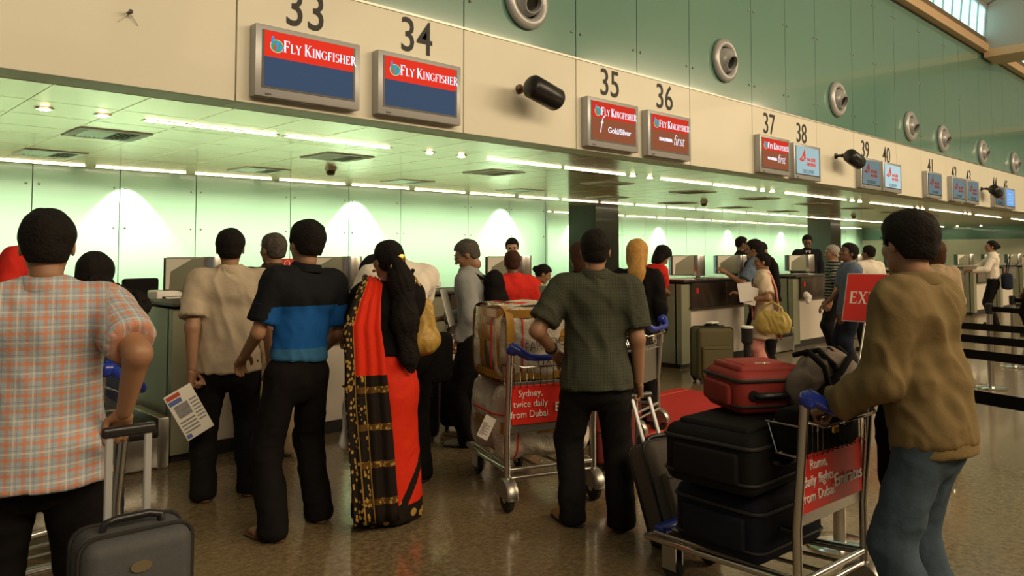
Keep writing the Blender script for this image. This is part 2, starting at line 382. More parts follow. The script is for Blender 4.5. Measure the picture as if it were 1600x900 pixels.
# ------------------------------------------------------------------ smooth-union surfaces (bodies, clothes, hands, heads)
def V3(*a): return np.array(a, np.float32)
def unit(v): v = np.asarray(v, float); return v/max(1e-9, np.linalg.norm(v))
def cone(a, b, ra, rb, k=.03, dep=None, fl=1., cut=None): return ('c', np.asarray(a, float), np.asarray(b, float), ra, rb, k, dep, fl, cut)
def ell(c, r, k=.02, rot=None): return ('e', np.asarray(c, float), np.asarray(r, float), k, rot)
def sub(c, r, k=.01, rot=None): return ('s', np.asarray(c, float), np.asarray(r, float), k, rot)
def plane(p, n): return ('p', np.asarray(p, float), np.asarray(n, float))
def smin(a, b, k):
    h = np.maximum(k-np.abs(a-b), 0)/k
    return np.minimum(a, b)-h*h*k*.25
def nets(V, lo, vox):
    Sg = V < 0; nx, ny, nz = V.shape
    cnt = np.zeros((nx-1, ny-1, nz-1), np.int8)
    cor = [(i, j, k) for i in (0, 1) for j in (0, 1) for k in (0, 1)]
    for i, j, k in cor: cnt += Sg[i:nx-1+i, j:ny-1+j, k:nz-1+k]
    I = np.nonzero((cnt > 0) & (cnt < 8)); n = len(I[0])
    vid = -np.ones(cnt.shape, np.int64); vid[I] = np.arange(n)
    vals = np.stack([V[I[0]+i, I[1]+j, I[2]+k] for i, j, k in cor], 1)
    pos = np.zeros((n, 3)); num = np.zeros(n)
    for a in range(8):
        for b in range(a+1, 8):
            ca, cb = np.array(cor[a]), np.array(cor[b])
            if abs(ca-cb).sum() != 1: continue
            va, vb = vals[:, a], vals[:, b]; m = (va < 0) != (vb < 0)
            t = np.where(m, va/np.where(m, va-vb, 1), 0)
            p = ca+(cb-ca)*t[:, None]; pos += np.where(m[:, None], p, 0); num += m
    pos = (pos/num[:, None]+np.stack(I, 1))*vox+lo
    F = []
    def quads(e, c0, c1, c2, c3, flip):
        q = np.stack([vid[c0], vid[c1], vid[c2], vid[c3]], 1); q[flip] = q[flip][:, ::-1]; F.append(q)
    i, j, k = np.nonzero(Sg[:-1, 1:-1, 1:-1] != Sg[1:, 1:-1, 1:-1]); j = j+1; k = k+1
    quads(0, (i, j-1, k-1), (i, j, k-1), (i, j, k), (i, j-1, k), ~Sg[i, j, k])
    i, j, k = np.nonzero(Sg[1:-1, :-1, 1:-1] != Sg[1:-1, 1:, 1:-1]); i = i+1; k = k+1
    quads(1, (i-1, j, k-1), (i-1, j, k), (i, j, k), (i, j, k-1), ~Sg[i, j, k])
    i, j, k = np.nonzero(Sg[1:-1, 1:-1, :-1] != Sg[1:-1, 1:-1, 1:]); i = i+1; j = j+1
    quads(2, (i-1, j-1, k), (i, j-1, k), (i, j, k), (i-1, j, k), ~Sg[i, j, k])
    F = np.concatenate(F)
    return pos, F[(F >= 0).all(1)]
def smooth_mesh(v, f, it=1, lam=.5):
    n = len(v); e = np.concatenate([f[:, [0, 1]], f[:, [1, 2]], f[:, [2, 3]], f[:, [3, 0]]]); a = np.concatenate([e[:, 0], e[:, 1]]); b = np.concatenate([e[:, 1], e[:, 0]])
    c = np.bincount(a, minlength=n)[:, None]+1e-9
    for _ in range(it):
        s = np.stack([np.bincount(a, v[b, d], n) for d in range(3)], 1); v = v+(s/c-v)*lam
    return v
def sdf(prims, vox, sm=1):
    los, his = [], []
    for p in prims:
        if p[0] == 'c':
            r = max(p[3], p[4]); los.append(np.minimum(p[1], p[2])-r); his.append(np.maximum(p[1], p[2])+r)
        elif p[0] == 'e': r = p[2].max(); los.append(p[1]-r); his.append(p[1]+r)
    lo = np.min(los, 0)-2*vox-.012; hi = np.max(his, 0)+2*vox+.012
    n = np.ceil((hi-lo)/vox).astype(int)+1
    ax = [(lo[d]+np.arange(n[d])*vox).astype(np.float32) for d in range(3)]
    V = np.full(n, .3, np.float32)
    for p in prims:
        if p[0] == 'p':
            d = ((ax[0]-p[1][0])*p[2][0])[:, None, None]+((ax[1]-p[1][1])*p[2][1])[None, :, None]+((ax[2]-p[1][2])*p[2][2])[None, None, :]
            V = np.maximum(V, d.astype(np.float32)); continue
        if p[0] == 'c': r = max(p[3], p[4]); k = p[5]; a0, a1 = np.minimum(p[1], p[2])-r-k-2*vox, np.maximum(p[1], p[2])+r+k+2*vox
        else: r = p[2].max(); k = p[3]; a0, a1 = p[1]-r-k-2*vox, p[1]+r+k+2*vox
        i0 = np.clip(np.floor((a0-lo)/vox).astype(int), 0, n); i1 = np.clip(np.ceil((a1-lo)/vox).astype(int)+1, 0, n)
        if (i1 <= i0).any(): continue
        sl = tuple(slice(i0[d], i1[d]) for d in range(3))
        X = ax[0][sl[0]][:, None, None]; Y = ax[1][sl[1]][None, :, None]; Z = ax[2][sl[2]][None, None, :]
        if p[0] == 'c':
            a, b, ra, rb, k, dep, fl, cut = p[1:]
            ab = (b-a).astype(np.float32); L2 = max(1e-9, float(ab@ab))
            qx, qy, qz = X-a[0], Y-a[1], Z-a[2]
            t = np.clip((qx*ab[0]+qy*ab[1]+qz*ab[2])/L2, 0, 1)
            qx = qx-t*ab[0]; qy = qy-t*ab[1]; qz = qz-t*ab[2]
            if dep is not None:
                dd = (qx*dep[0]+qy*dep[1]+qz*dep[2])*(1/fl-1); qx = qx+dd*dep[0]; qy = qy+dd*dep[1]; qz = qz+dd*dep[2]
            d = (np.sqrt(qx*qx+qy*qy+qz*qz)-(ra+(rb-ra)*t))*(fl if fl < 1 else 1)**.5
            if cut is not None:
                pc, nc = cut; d = np.maximum(d, (X-pc[0])*nc[0]+(Y-pc[1])*nc[1]+(Z-pc[2])*nc[2])
        else:
            c, r3, k, rot = p[1:]; q = [X-c[0], Y-c[1], Z-c[2]]
            if rot is not None: q = [q[0]*rot[0][i]+q[1]*rot[1][i]+q[2]*rot[2][i] for i in range(3)]
            kk = np.sqrt((q[0]/r3[0])**2+(q[1]/r3[1])**2+(q[2]/r3[2])**2)
            kg = np.sqrt((q[0]/r3[0]**2)**2+(q[1]/r3[1]**2)**2+(q[2]/r3[2]**2)**2)
            d = kk*(kk-1)/np.maximum(kg, 1e-6)
        d = d.astype(np.float32)
        if p[0] == 's': V[sl] = -smin(-V[sl], d, k)
        else: V[sl] = smin(V[sl], np.broadcast_to(d, V[sl].shape), k)
    V[0] = V[-1] = .3; V[:, 0] = V[:, -1] = .3; V[:, :, 0] = V[:, :, -1] = .3
    v, f = nets(V, lo, vox)
    if sm: v = smooth_mesh(v, f, sm)
    return v, f
def vnoise(p, seed=0):
    i = np.floor(p).astype(np.int64); t = p-i; t = t*t*(3-2*t); out = 0
    for a in (0, 1):
        for b in (0, 1):
            for c in (0, 1):
                h = ((i[:, 0]+a)*374761393+(i[:, 1]+b)*668265263+(i[:, 2]+c)*2147483647+seed*974711) & 0xffffffff
                h = ((h ^ (h >> 13))*1274126177) & 0xffffffff; h = ((h ^ (h >> 16)) & 0xffff)/65535.-.5
                out = out+h*(t[:, 0] if a else 1-t[:, 0])*(t[:, 1] if b else 1-t[:, 1])*(t[:, 2] if c else 1-t[:, 2])
    return out*2
def vnormals(v, f):
    n = np.cross(v[f[:, 2]]-v[f[:, 0]], v[f[:, 3]]-v[f[:, 1]]); N = np.zeros_like(v)
    for c in range(4):
        for d in range(3): N[:, d] += np.bincount(f[:, c], n[:, d], len(v))
    return N/np.maximum(np.linalg.norm(N, axis=1), 1e-9)[:, None]
def wrinkle(v, f, amp, sc, seed):
    if amp <= 0: return v
    s = np.asarray(sc, float); wv = v+.05*np.stack([vnoise(v*6+3, seed+2), vnoise(v*6+11, seed+3), vnoise(v*6+23, seed+4)], 1); wv = wv+np.stack([wv[:, 2]*.35*(1 if seed % 2 else -1), 0*wv[:, 0], 0*wv[:, 0]], 1)
    n = vnoise(wv*s, seed)*.7+vnoise(wv*s*2.1+9, seed+1)*.3
    n = 1-2*np.abs(n)                        # ridges, like folds
    return v+vnormals(v, f)*(n*amp)[:, None]
def np_mesh(name, v, f, material, parent, cl=None, smooth=180):
    me = bpy.data.meshes.new(name); me.vertices.add(len(v)); me.vertices.foreach_set('co', np.asarray(v, np.float32).ravel())
    me.loops.add(f.size); me.loops.foreach_set('vertex_index', f.astype(np.int32).ravel())
    me.polygons.add(len(f)); me.polygons.foreach_set('loop_start', np.arange(0, f.size, 4, dtype=np.int32)); me.update(calc_edges=True); me.validate()
    if cl is not None:
        at = me.attributes.new('cloth', 'FLOAT_VECTOR', 'POINT'); at.data.foreach_set('vector', np.asarray(cl, np.float32).ravel())
    return link_mesh(name, me, material, parent, smooth)
def merge(parts):
    vs, fs, n = [], [], 0
    for v, f in parts: vs.append(v); fs.append(f+n); n += len(v)
    return np.concatenate(vs), np.concatenate(fs)
def euler(yaw=0, pitch=0, tilt=0):
    return np.array(Matrix.Rotation(R(yaw), 3, 'Z') @ Matrix.Rotation(R(pitch), 3, 'X') @ Matrix.Rotation(R(tilt), 3, 'Y'))

# ---- templates: head (origin at its centre, face +Y), hair, hand (wrist at origin, fingers -Z, palm -X), shoe
CR = ((0, -.012, .028), (.076, .095, .085))
def head_prims(female=False):
    j = .92 if female else 1.0
    return [ell(*CR), ell((0, .022, -.02), (.062*j, .066, .082), .03), ell((0, .035, -.065), (.046*j, .046, .040), .03), ell((0, .068, -.090), (.018, .018, .018), .03),
            cone((-.028, .082, .028), (.028, .082, .028), .010, .010, .02), cone((0, .090, .012), (0, .112, -.026), .006, .0115, .012), ell((0, .100, -.030), (.017, .012, .009), .008),
            ell((-.040, .062, -.022), (.020, .020, .022), .02), ell((.040, .062, -.022), (.020, .020, .022), .02),
            sub((-.030, .099, .010), (.017, .014, .010), .012), sub((.030, .099, .010), (.017, .014, .010), .012),
            cone((-.018, .090, -.053), (.018, .090, -.053), .006, .006, .008), cone((-.014, .089, -.063), (.014, .089, -.063), .007, .007, .008), sub((0, .102, -.058), (.022, .006, .002), .004),
            ell((-.078, -.008, -.006), (.008, .019, .032), .006), ell((.078, -.008, -.006), (.008, .019, .032), .006),
            cone((0, -.018, -.05), (0, -.026, -.100), .054*j, .050*j, .03)]
HEAD = {False: sdf(head_prims(), .0042), True: sdf(head_prims(True), .0042)}
def hair_mesh(kind):
    t = {'short': .013, 'thick': .020, 'crop': .008, 'bald': .005, 'bob': .026, 'tied': .012, 'parted': .018}.get(kind, .014)
    c, r = CR; vox = .006
    lo = np.array([-.14, -.17, -.20]); n = np.array([47, 54, 60]); ax = [lo[d]+np.arange(n[d])*vox for d in range(3)]
    X, Y, Z = np.meshgrid(*ax, indexing='ij')
    def E(c, r): kk = np.sqrt(((X-c[0])/r[0])**2+((Y-c[1])/r[1])**2+((Z-c[2])/r[2])**2); kg = np.sqrt(((X-c[0])/r[0]**2)**2+((Y-c[1])/r[1]**2)**2+((Z-c[2])/r[2]**2)**2); return kk*(kk-1)/np.maximum(kg, 1e-6)
    nz = vnoise(np.stack([X.ravel(), Y.ravel(), Z.ravel()], 1)*30, 3).reshape(X.shape)*.004
    d = E((c[0], c[1], c[2]+t*.3), tuple(q+t for q in r)); d = smin(d, E((0, -.045, -.03), (.058+t*.5, .05+t*.5, .055)), .03)
    neck = -.064
    if kind == 'bob': d = smin(d, E((0, -.02, -.05), (.098, .075, .12)), .03); neck = -.15
    xs = [-.13, -.08, -.045, -.018, .004, .012, .030, .045, .065, .095]
    zs = [neck, neck, -.062, -.010, .018, -.014, .000, .052, .068, .076]
    if kind in ('tied', 'bob', 'parted_f'): zs = [neck, neck, -.06, -.045, -.035, -.02, .02, .056, .066, .076]
    if kind == 'bob': zs = [neck]*6+[-.08, .04, .06, .075]; 
    if kind == 'bald': zs[-3:] = [.09, .13, .14]; xs[-3:] = [.03, .05, .095]
    cut = (np.interp(Y, xs, zs)-Z)*.8
    V = np.maximum(d+nz, cut)
    if kind == 'tied': V = smin(V, E((0, -.125, .005), (.042, .035, .042)), .02)
    V[0] = V[-1] = .1; V[:, 0] = V[:, -1] = .1; V[:, :, 0] = V[:, :, -1] = .1
    v, f = nets(V, lo, vox); return smooth_mesh(v, f, 1), f
HAIR = {k: hair_mesh(k) for k in ('short', 'thick', 'crop', 'bald', 'bob', 'tied')}
def hand_mesh(curl, thumb=0.):
    P = [cone((0, 0, .02), (0, 0, -.02), .024, .026, .02, (1, 0, 0), .75)]
    for i, (y, ln, z0) in enumerate(((.030, .95, -.092), (.010, 1.05, -.097), (-.010, 1., -.094), (-.029, .8, -.086))):
        P.append(cone((0, y*.6, -.02), (0, y, z0), .013, .0125, .018))
        a = 0.; p = np.array([0, y, z0])
        for L in (.042*ln, .026*ln, .021*ln):
            a += R(curl); q = p+np.array([-math.sin(a), 0, -math.cos(a)])*L; P.append(cone(p, q, .0095, .0082, .004)); p = q
    t0 = np.array([-.004, .018, -.018]); t1 = np.array([-.016, .044, -.05]); t2 = t1+np.array([-.012-thumb*.02, .010-thumb*.014, -.028]); t3 = t2+np.array([-.008-thumb*.012, -thumb*.014, -.022])
    P += [cone(t0, t1, .015, .012, .012), cone(t1, t2, .0115, .0105, .004), cone(t2, t3, .0105, .008, .004)]
    return sdf(P, .0045)
HAND = {'relax': hand_mesh(22), 'grip': hand_mesh(68, 1.), 'flat': hand_mesh(8)}
SHOE = {'shoe': sdf([cone((0, -.045, .030), (0, .09, .028), .036, .040, .03), cone((0, .09, .026), (0, .165, .024), .042, .030, .03), cone((0, -.03, .05), (0, .02, .075), .036, .032, .03), plane((0, 0, .014), (0, 0, -1))], .008)}
SOLE = sdf([cone((0, -.045, .01), (0, .09, .01), .040, .045, .02), cone((0, .09, .01), (0, .165, .01), .045, .033, .02), plane((0, 0, .002), (0, 0, -1)), plane((0, 0, .020), (0, 0, 1))], .008)
BARE = sdf([cone((0, -.045, .036), (0, .09, .030), .030, .036, .03), cone((0, .09, .028), (0, .15, .026), .036, .022, .03), cone((0, -.03, .05), (0, -.01, .10), .034, .036, .03), plane((0, 0, .018), (0, 0, -1))], .009)

def ik(a, t, l1, l2, pole):
    a, t, pole = (np.asarray(q, float) for q in (a, t, pole)); d = t-a; L = np.linalg.norm(d)
    if L > (l1+l2)*.995: t = a+d/L*(l1+l2)*.995; d = t-a; L = np.linalg.norm(d)
    x = (l1*l1-l2*l2+L*L)/(2*L); h = math.sqrt(max(0, l1*l1-x*x)); u = d/L; pl = pole-u*(pole@u); pl = unit(pl)
    return a+u*x+pl*h, t
PEOPLE = []
def person(label, loc, face, H, g=1., head=(0, 0, 0), lean=(0, 0), twist=0, feet=((-.10, 0, 10), (.10, 0, -10)), L=None, Rr=None, poseL='relax', poseR='relax',
           poleL=None, poleR=None, top=('short', 'beige', .50), bottom=('trousers', 'blackc'), hair=('short', 'hair'), skin='skin', shoes='leather', female=False, vox=.012, seed=0, eyes=False,
           collar=True, moustache=False, nod=None, drop=.0, group=None, amp=1.0):
    """loc: ground point; face: world heading in degrees; L, Rr: world wrist targets or None (hanging)"""
    root = empty('person', (loc[0], loc[1], 0), R(face-90), label, 'person', group)
    ca, sa = math.cos(-R(face-90)), math.sin(-R(face-90))
    def loc_(p): x, y = p[0]-loc[0], p[1]-loc[1]; return np.array([x*ca-y*sa, x*sa+y*ca, p[2]])
    gb = g*(.94 if female else 1.)
    s = np.array([math.sin(R(lean[1])), math.sin(R(lean[0])), math.cos(R(lean[0]))*math.cos(R(lean[1]))]); s = unit(s)
    lat = np.array([math.cos(R(twist)), math.sin(R(twist)), 0]); lat = unit(lat-s*(lat@s)); fw = np.cross(s, lat)
    P = np.array([(feet[0][0]+feet[1][0])/2, (feet[0][1]+feet[1][1])/2 - .25*H*math.sin(R(max(0, lean[0]-20)))*.6, .515*H-drop])
    shw = (.098 if female else .110)*H*(1+.3*(g-1))
    Sc = P+s*.295*H; N = P+s*.325*H
    hd = unit(s*.55+np.array([0, 0, .45]) + fw*.10); HC = N+(hd if nod is None else unit(lat*nod[0]+fw*nod[1]+s*nod[2]))*.097*H
    hs = H*.131/.215                                   # head scale
    RH = euler(*head)
    body = [cone(P, P+s*.12*H, .080*H*gb, .070*H*gb, .04, fw, .7), cone(P+s*.12*H, P+s*.25*H, .070*H*gb, .085*H*gb, .04, fw, .62), cone(Sc-lat*shw*.8, Sc+lat*shw*.8, .030*H, .030*H, .04)]
    body.append(cone(N-s*.03*H, HC-hd*.05*H, .036*H*(.88 if female else 1), .031*H*(.88 if female else 1), .04))
    for sg in (-1, 1): body.append(cone(N-s*.008*H, Sc+lat*sg*shw*.8, .022*H, .024*H, .04))
    # legs
    knees, ankles = [], []
    hips = [P+lat*sg*.052*H-s*.01*H for sg in (-1, 1)]
    for i, sg in enumerate((-1, 1)):
        fx, fy, fa = feet[i]; an = np.array([fx, fy, .045*H]); pole = np.array([-math.sin(R(fa))*.7, 1, 0])
        kn, an = ik(hips[i], an, .245*H, .235*H, pole); knees.append(kn); ankles.append(an)
        body += [cone(hips[i], kn, .048*H*gb, .032*H, .03), cone(kn, an, .031*H, .022*H, .02)]
    # arms
    hands_out = []; arm = []
    ul, fl_ = .172*H, .150*H
    for sg, tgt, pose, pole in ((-1, L, poseL, poleL), (1, Rr, poseR, poleR)):
        sh = Sc+lat*sg*shw-s*.004*H
        if tgt is None: tw = sh+np.array([sg*.045, .05, -.308*H])+fw*.02
        else: tw = loc_(tgt)
        pl = np.array([sg*.35, -1, -.3]) if pole is None else np.asarray(pole, float)
        el, wr = ik(sh, tw, ul, fl_, pl); arm.append((sh, el, wr))
        body += [cone(sh, el, .030*H*gb, .024*H*gb, .03), cone(el, wr, .0245*H*gb, .0165*H, .02)]
        fd = unit(wr-el)
        if pose == 'grip' : fd = unit(fd+np.array([0, .3, 0]))
        pn = unit(-lat*sg) if tgt is None else unit(np.array([-sg*.35, -.1, -1])) if fd[2] > -.75 else unit(-lat*sg+np.array([0, -.5, 0]))
        z = -fd; x = -pn; x = unit(x-z*(x@z)); y = np.cross(z, x)
        hv, hf = HAND[pose]; hv = hv*(H/1.72)*(.9 if female else 1.02)
        if sg < 0:                                       # mirror of the right hand
            hv = hv*np.array([1, -1, 1]); hf = hf[:, ::-1]
            if x@np.array([1, 0, 0]) > 0 and tgt is None: pass
        hv = hv@np.array([x, y, z])+wr
        if sg < 0: pass
        hands_out.append((hv, hf))
    bv, bf = sdf(body, vox)
    Hv, Hf = HEAD[female]; Hw = Hv*hs@RH.T+HC
    me = [(bv, bf), (Hw, Hf)]+hands_out
    if shoes == 'bare' or shoes == 'sandal':
        for i in (0, 1): me.append((BARE[0]@euler(feet[i][2]).T*(H/1.72)+np.array([feet[i][0], feet[i][1], 0]), BARE[1]))
    v, f = merge(me); np_mesh('body', v, f, M[skin], root)
    if hair:
        hv, hf = HAIR[hair[0]]; hh = np_mesh('hair', hv*hs@RH.T+HC, hf, M[hair[1]], root)
        if moustache: 
            mv, mf = sdf([cone((-.022, .098, -.046), (0, .106, -.040), .004, .006, .006), cone((.022, .098, -.046), (0, .106, -.040), .004, .006, .006)], .003); np_mesh('moustache', mv*hs@RH.T+HC, mf, M[hair[1]], root)
        if eyes:
            ev, ef = sdf([cone((-.045, .088, .034), (-.016, .097, .036), .0035, .004, .004), cone((.045, .088, .034), (.016, .097, .036), .0035, .004, .004)], .003); np_mesh('eyebrow', ev*hs@RH.T+HC, ef, M[hair[1]], root)
    if eyes:
        for sg in (-1, 1):
            b_ = MB(); q = RH@np.array([sg*.030, .083, .010])*hs+HC; rr = .0105*hs
            b_.lathe([(0.0001, -rr), (rr*.7, -rr*.7), (rr, 0), (rr*.7, rr*.7), (.0001, rr)], q, 'Z', 10); b_.build('eye', M['eye'], root, 180)
    # top
    if top:
        kind, mt, hem = top; o = .014 if kind != 'jacket' else .022; hemz = hem*H
        T = [cone(P-s*.035*H, P+s*.04*H, .092*H*gb+o, .084*H*gb+o, .05, fw, .74), cone(P+s*.04*H, P+s*.13*H, .084*H*gb+o, .078*H*gb+o, .05, fw, .76),
             cone(P+s*.13*H, P+s*.24*H, .078*H*gb+o, .094*H*gb+o, .05, fw, .66), cone(Sc-lat*shw*.82, Sc+lat*shw*.82, .034*H+o, .034*H+o, .05),
             cone(Sc-lat*shw*.5-s*.04*H, Sc+lat*shw*.5-s*.04*H, .052*H+o, .052*H+o, .05)]
        for sg in (-1, 1): T.append(cone(N-s*.014*H, Sc+lat*sg*shw*.78, .019*H+o, .021*H+o, .04))
        if kind == 'jacket': T.append(cone(P-s*.02*H, P+s*.10*H, .094*H*gb+o, .096*H*gb+o, .05, fw, .8))
        if hemz < .48*H: T.append(cone(P-s*.03*H, P+s*(hemz-.52*H), .098*H*gb+o, .105*H*gb+o+(.48*H-hemz)*.18, .05, fw, .8))
        cuts = [plane(P+s*(hemz-.515*H), -s), plane(N+s*.030*H, s)] if kind != 'sleeveless' else [plane(P+s*(hemz-.515*H), -s), plane(N+s*.016*H, s)]
        T.append(cone(N-s*.01*H, N+s*.05*H+fw*.01, .041*H+o*.6, .036*H+o*.5, .02)) if collar else None
        T = T+cuts
        axes = []
        for (sh, el, wr), sg in zip(arm, (-1, 1)):
            u = unit(el-sh); w_ = unit(wr-el)
            if kind in ('short',): e = sh+(el-sh)*.78; T.append(cone(sh, e+u*.02, .036*H*gb+o, .034*H*gb+o*1.5, .035, cut=(e, u)))
            elif kind in ('long', 'jacket'):
                e = el+(wr-el)*.93; T += [cone(sh, el, .036*H*gb+o, .029*H*gb+o, .035), cone(el, e+w_*.02, .029*H*gb+o, .020*H+o, .03, cut=(e, w_))]
            elif kind == 'half': e = sh+(el-sh)*.5; T.append(cone(sh, e+u*.02, .034*H*gb+o, .030*H*gb+o, .035, cut=(e, u)))
            axes.append((sh, el, wr))
        tv, tf = sdf(T, vox, 1)
        tv = wrinkle(tv, tf, (.012 if kind != 'jacket' else .018)*amp, (10, 10, 5), seed)
        q = tv-Sc; U = q@lat; Vv = tv[:, 2].copy(); out = np.abs(U) > shw*.98; 
        for (sh, el, wr), sg in zip(axes, (-1, 1)):
            m = out & (U*sg > 0) & ((tv-sh)@unit(el-sh) > 0.02); a = (tv-sh)@unit(el-sh); Vv[m] = (sh[2]-a)[m]; pr = unit(np.cross(unit(el-sh), lat*sg) if abs(unit(el-sh)@lat) < .9 else fw); U[m] = ((tv-sh)@unit(np.cross(pr, unit(el-sh))))[m]
        np_mesh({'jacket': 'jacket'}.get(kind, 'shirt'), tv, tf, M[mt], root, np.stack([U, Vv, tv[:, 1]], 1))
        if collar and kind != 'sleeveless':
            r0 = .040*H*(.9 if female else 1)+(.010 if kind != 'jacket' else .016); cm = Matrix((lat, fw, s)).transposed().to_4x4(); cm.translation = Vector(tuple(N+s*.018*H+fw*.004))
            cb = MB(); cb.lathe([(r0-.006, .014), (r0+.003, .018), (r0+.019, -.020), (r0+.016, -.027), (r0-.004, -.004)], (0, 0, 0), 'Z', 28)
            co = cb.build('collar', M[mt], root, 50, cm); at = co.data.attributes.new('cloth', 'FLOAT_VECTOR', 'POINT'); at.data.foreach_set('vector', np.array([v_.co for v_ in co.data.vertices], np.float32)[:, [0, 2, 1]].ravel())
        if kind == 'jacket':
            c0 = P+s*(hemz-.515*H); jv, jf = sdf([cone(c0-s*.02, c0+s*.05, .104*H*gb+.020, .102*H*gb+.022, .02, fw, .82), plane(c0-s*.045, -s), plane(c0+s*.03, s)], vox, 1)
            np_mesh('waistband', jv, jf, M['khaki_band'], root, np.stack([jv[:, 0], jv[:, 2], jv[:, 1]], 1))
            for (sh, el, wr) in arm:
                w_ = unit(wr-el); c1 = el+(wr-el)*.93; kv, kf = sdf([cone(c1-w_*.03, c1+w_*.03, .034*H*.8, .031*H*.8, .01), plane(c1+w_*.035, w_), plane(c1-w_*.045, -w_)], .009, 1)
                np_mesh('cuff', kv, kf, M['khaki_band'], root, np.stack([kv[:, 0], kv[:, 2], kv[:, 1]], 1))
    # bottom
    if bottom:
        kind, mt = bottom; o = .010
        B = [cone(P+s*.055*H, P-s*.02*H, .078*H*gb+o, .088*H*gb+o, .04, fw, .74)]
        if kind == 'trousers':
            for i in (0, 1):
                B += [cone(hips[i]+s*.0*H, knees[i], .054*H*gb+o, .036*H+o+.008, .03), cone(knees[i], ankles[i]+np.array([0, -.01, -.02]), .036*H+o+.008, .033*H+o+.006, .03),
                      ell(ankles[i]+np.array([0, .015, -.03]), (.055, .07, .03), .03)]
            B += [plane((0, 0, .022), (0, 0, -1)), plane(P+s*.062*H, s)]
            v, f = sdf(B, vox, 1)
            zz = v[:, 2]; a = np.where(zz < .30, .012, .008)*amp; v2 = wrinkle(v, f, 1., (8, 8, 9), seed+5)
            v = v+(v2-v)*a[:, None]
        else:        # skirt
            top_ = P+s*.03*H; fl0 = np.array([P[0], P[1]*.5+(feet[0][1]+feet[1][1])*.25, .06])
            B += [cone(top_, P-np.array([0, 0, .06*H]), .090*H*gb, .104*H*gb, .05, fw, .85), cone(P-np.array([0, 0, .06*H]), fl0, .104*H*gb, .128*H, .05, np.array([0, 1., 0]), .80), plane((0, 0, .025), (0, 0, -1)), plane(P+s*.075*H, s)]
            v, f = sdf(B, vox, 1); v = wrinkle(v, f, .012*amp, (14, 14, 1.2), seed+5)
        np_mesh('trousers' if kind == 'trousers' else 'skirt', v, f, M[mt], root, np.stack([v[:, 0], v[:, 2], v[:, 1]], 1))
    if shoes and shoes != 'bare':
        for i in (0, 1):
            fx, fy, fa = feet[i]; E_ = euler(fa).T*(H/1.72); t = np.array([fx, fy, 0])
            if shoes == 'sandal':
                sv, sf = SOLE; so = np_mesh('sandal', sv@E_+t, sf, M['leather'], root)
                b_ = MB(); b_.tube([Vector(tuple(np.array(p)@E_+t)) for p in ((-.045, .075, .012), (-.03, .08, .055), (.0, .085, .066), (.03, .08, .055), (.045, .075, .012))], .009, 6); b_.build('strap', M['leather'], so, 180)
            else:
                sv, sf = SHOE['shoe']; so = np_mesh('shoe', sv@E_+t, sf, M[shoes], root)
                sv, sf = SOLE; np_mesh('sole', sv@E_+t, sf, M['sole'], so)
    info = dict(root=root, P=P, s=s, fw=fw, lat=lat, Sc=Sc, N=N, HC=HC, RH=RH, hs=hs, arm=arm, H=H, shw=shw, knees=knees, ankles=ankles)
    info['world'] = lambda p: root.matrix_basis @ Vector(tuple(p))
    PEOPLE.append(info); return info
# ------------------------------------------------------------------ the setting
YF, YW, YW2, ZC = 6.83, 14.0, 18.2, 2.92
def struct(name, mb, m, parent=None, smooth=0):
    o = mb.build(name, m, parent, smooth)
    if parent is None: o['kind'] = 'structure'
    return o
struct('floor', MB().box(-22, 52, -20, 20, -.1, 0), M['floor'])
# low ceiling of metal tiles
ceil = struct('ceiling', MB().box(-6, 48, 7.2, YW+.1, ZC+.03, ZC+.10).box(14.8, 48, YW+.1, YW2+.1, ZC+.03, ZC+.10), M['gap'])
tx, ty = .776, .85
def tile_mb(w_, d_): return MB().rbox(0, 0, .016, w_-.006, d_-.006, .03, .004, 1)
me0 = tile_mb(tx, ty).build('ceiling_tile', M['ceil'], ceil, 0); me0['kind'] = 'structure'
first = True
rest = MB()
vent_cells = set()
ny = 8; ylist = [7.22+ty*(j+.5) for j in range(ny)]
xs0 = 2.43-5*tx
for i in range(0, 64):
    for j in range(13):
        x = xs0+(i+.5)*tx; y = 7.22+ty*(j+.5)
        if y > YW and x < 15: continue
        if x > 47.5 or y > YW2: continue
        if x < 19 and y < YW:
            o = me0 if first else me0.copy()
            if not first: C.objects.link(o); o.parent = ceil
            first = False; o.location = (x, y, ZC); del_kind = o.get('kind')
            if del_kind: del o['kind']
        else: rest.box(x-tx/2+.003, x+tx/2-.003, y-ty/2+.003, y+ty/2-.003, ZC, ZC+.03)
r_ = rest.build('far_ceiling_tile', M['ceil'], ceil, 0); r_['kind'] = 'stuff'
# glass wall behind the desks
def glass_wall(name, y, z0, z1, joints, material, bolts, thick=.03, face=-1):
    wl = struct(name, MB().box(joints[0], joints[-1], y+thick+.01, y+thick+.15, z0, z1), M['gap'])
    for a, b_ in zip(joints[:-1], joints[1:]):
        p = MB().box(a+.008, b_-.008, y, y+thick, z0+.005, z1-.005).build('glass_panel', material, wl, 0)
        if a > 24: continue
        q = MB()
        for zb in bolts:
            for xb in (a+.09, b_-.09): q.lathe([(.018, 0), (.018, -.012), (.010, -.022), (.0001, -.024)], (xb, y, zb), 'Y', 10)
        q.build('bolt', M['steel_dull'], p, 60)
    return wl
jw = [-3.8, -2.6, -.8, .45, 1.67, 2.95, 4.24, 5.53, 7.39, 8.72, 10.05, 12.02, 13.38, 14.73]
wb = glass_wall('wall_back', YW, .12, ZC+.03, jw, M['mint'], (2.62, 1.95))
struct('wall_end', MB().box(14.70, 14.80, YW, YW2+.1, 0, ZC+.03), M['mint'])
jw2 = [14.8]+[16.1+1.45*i for i in range(22)]
glass_wall('wall_back_right', YW2, .12, ZC+.03, jw2, M['mint'], (2.2,))
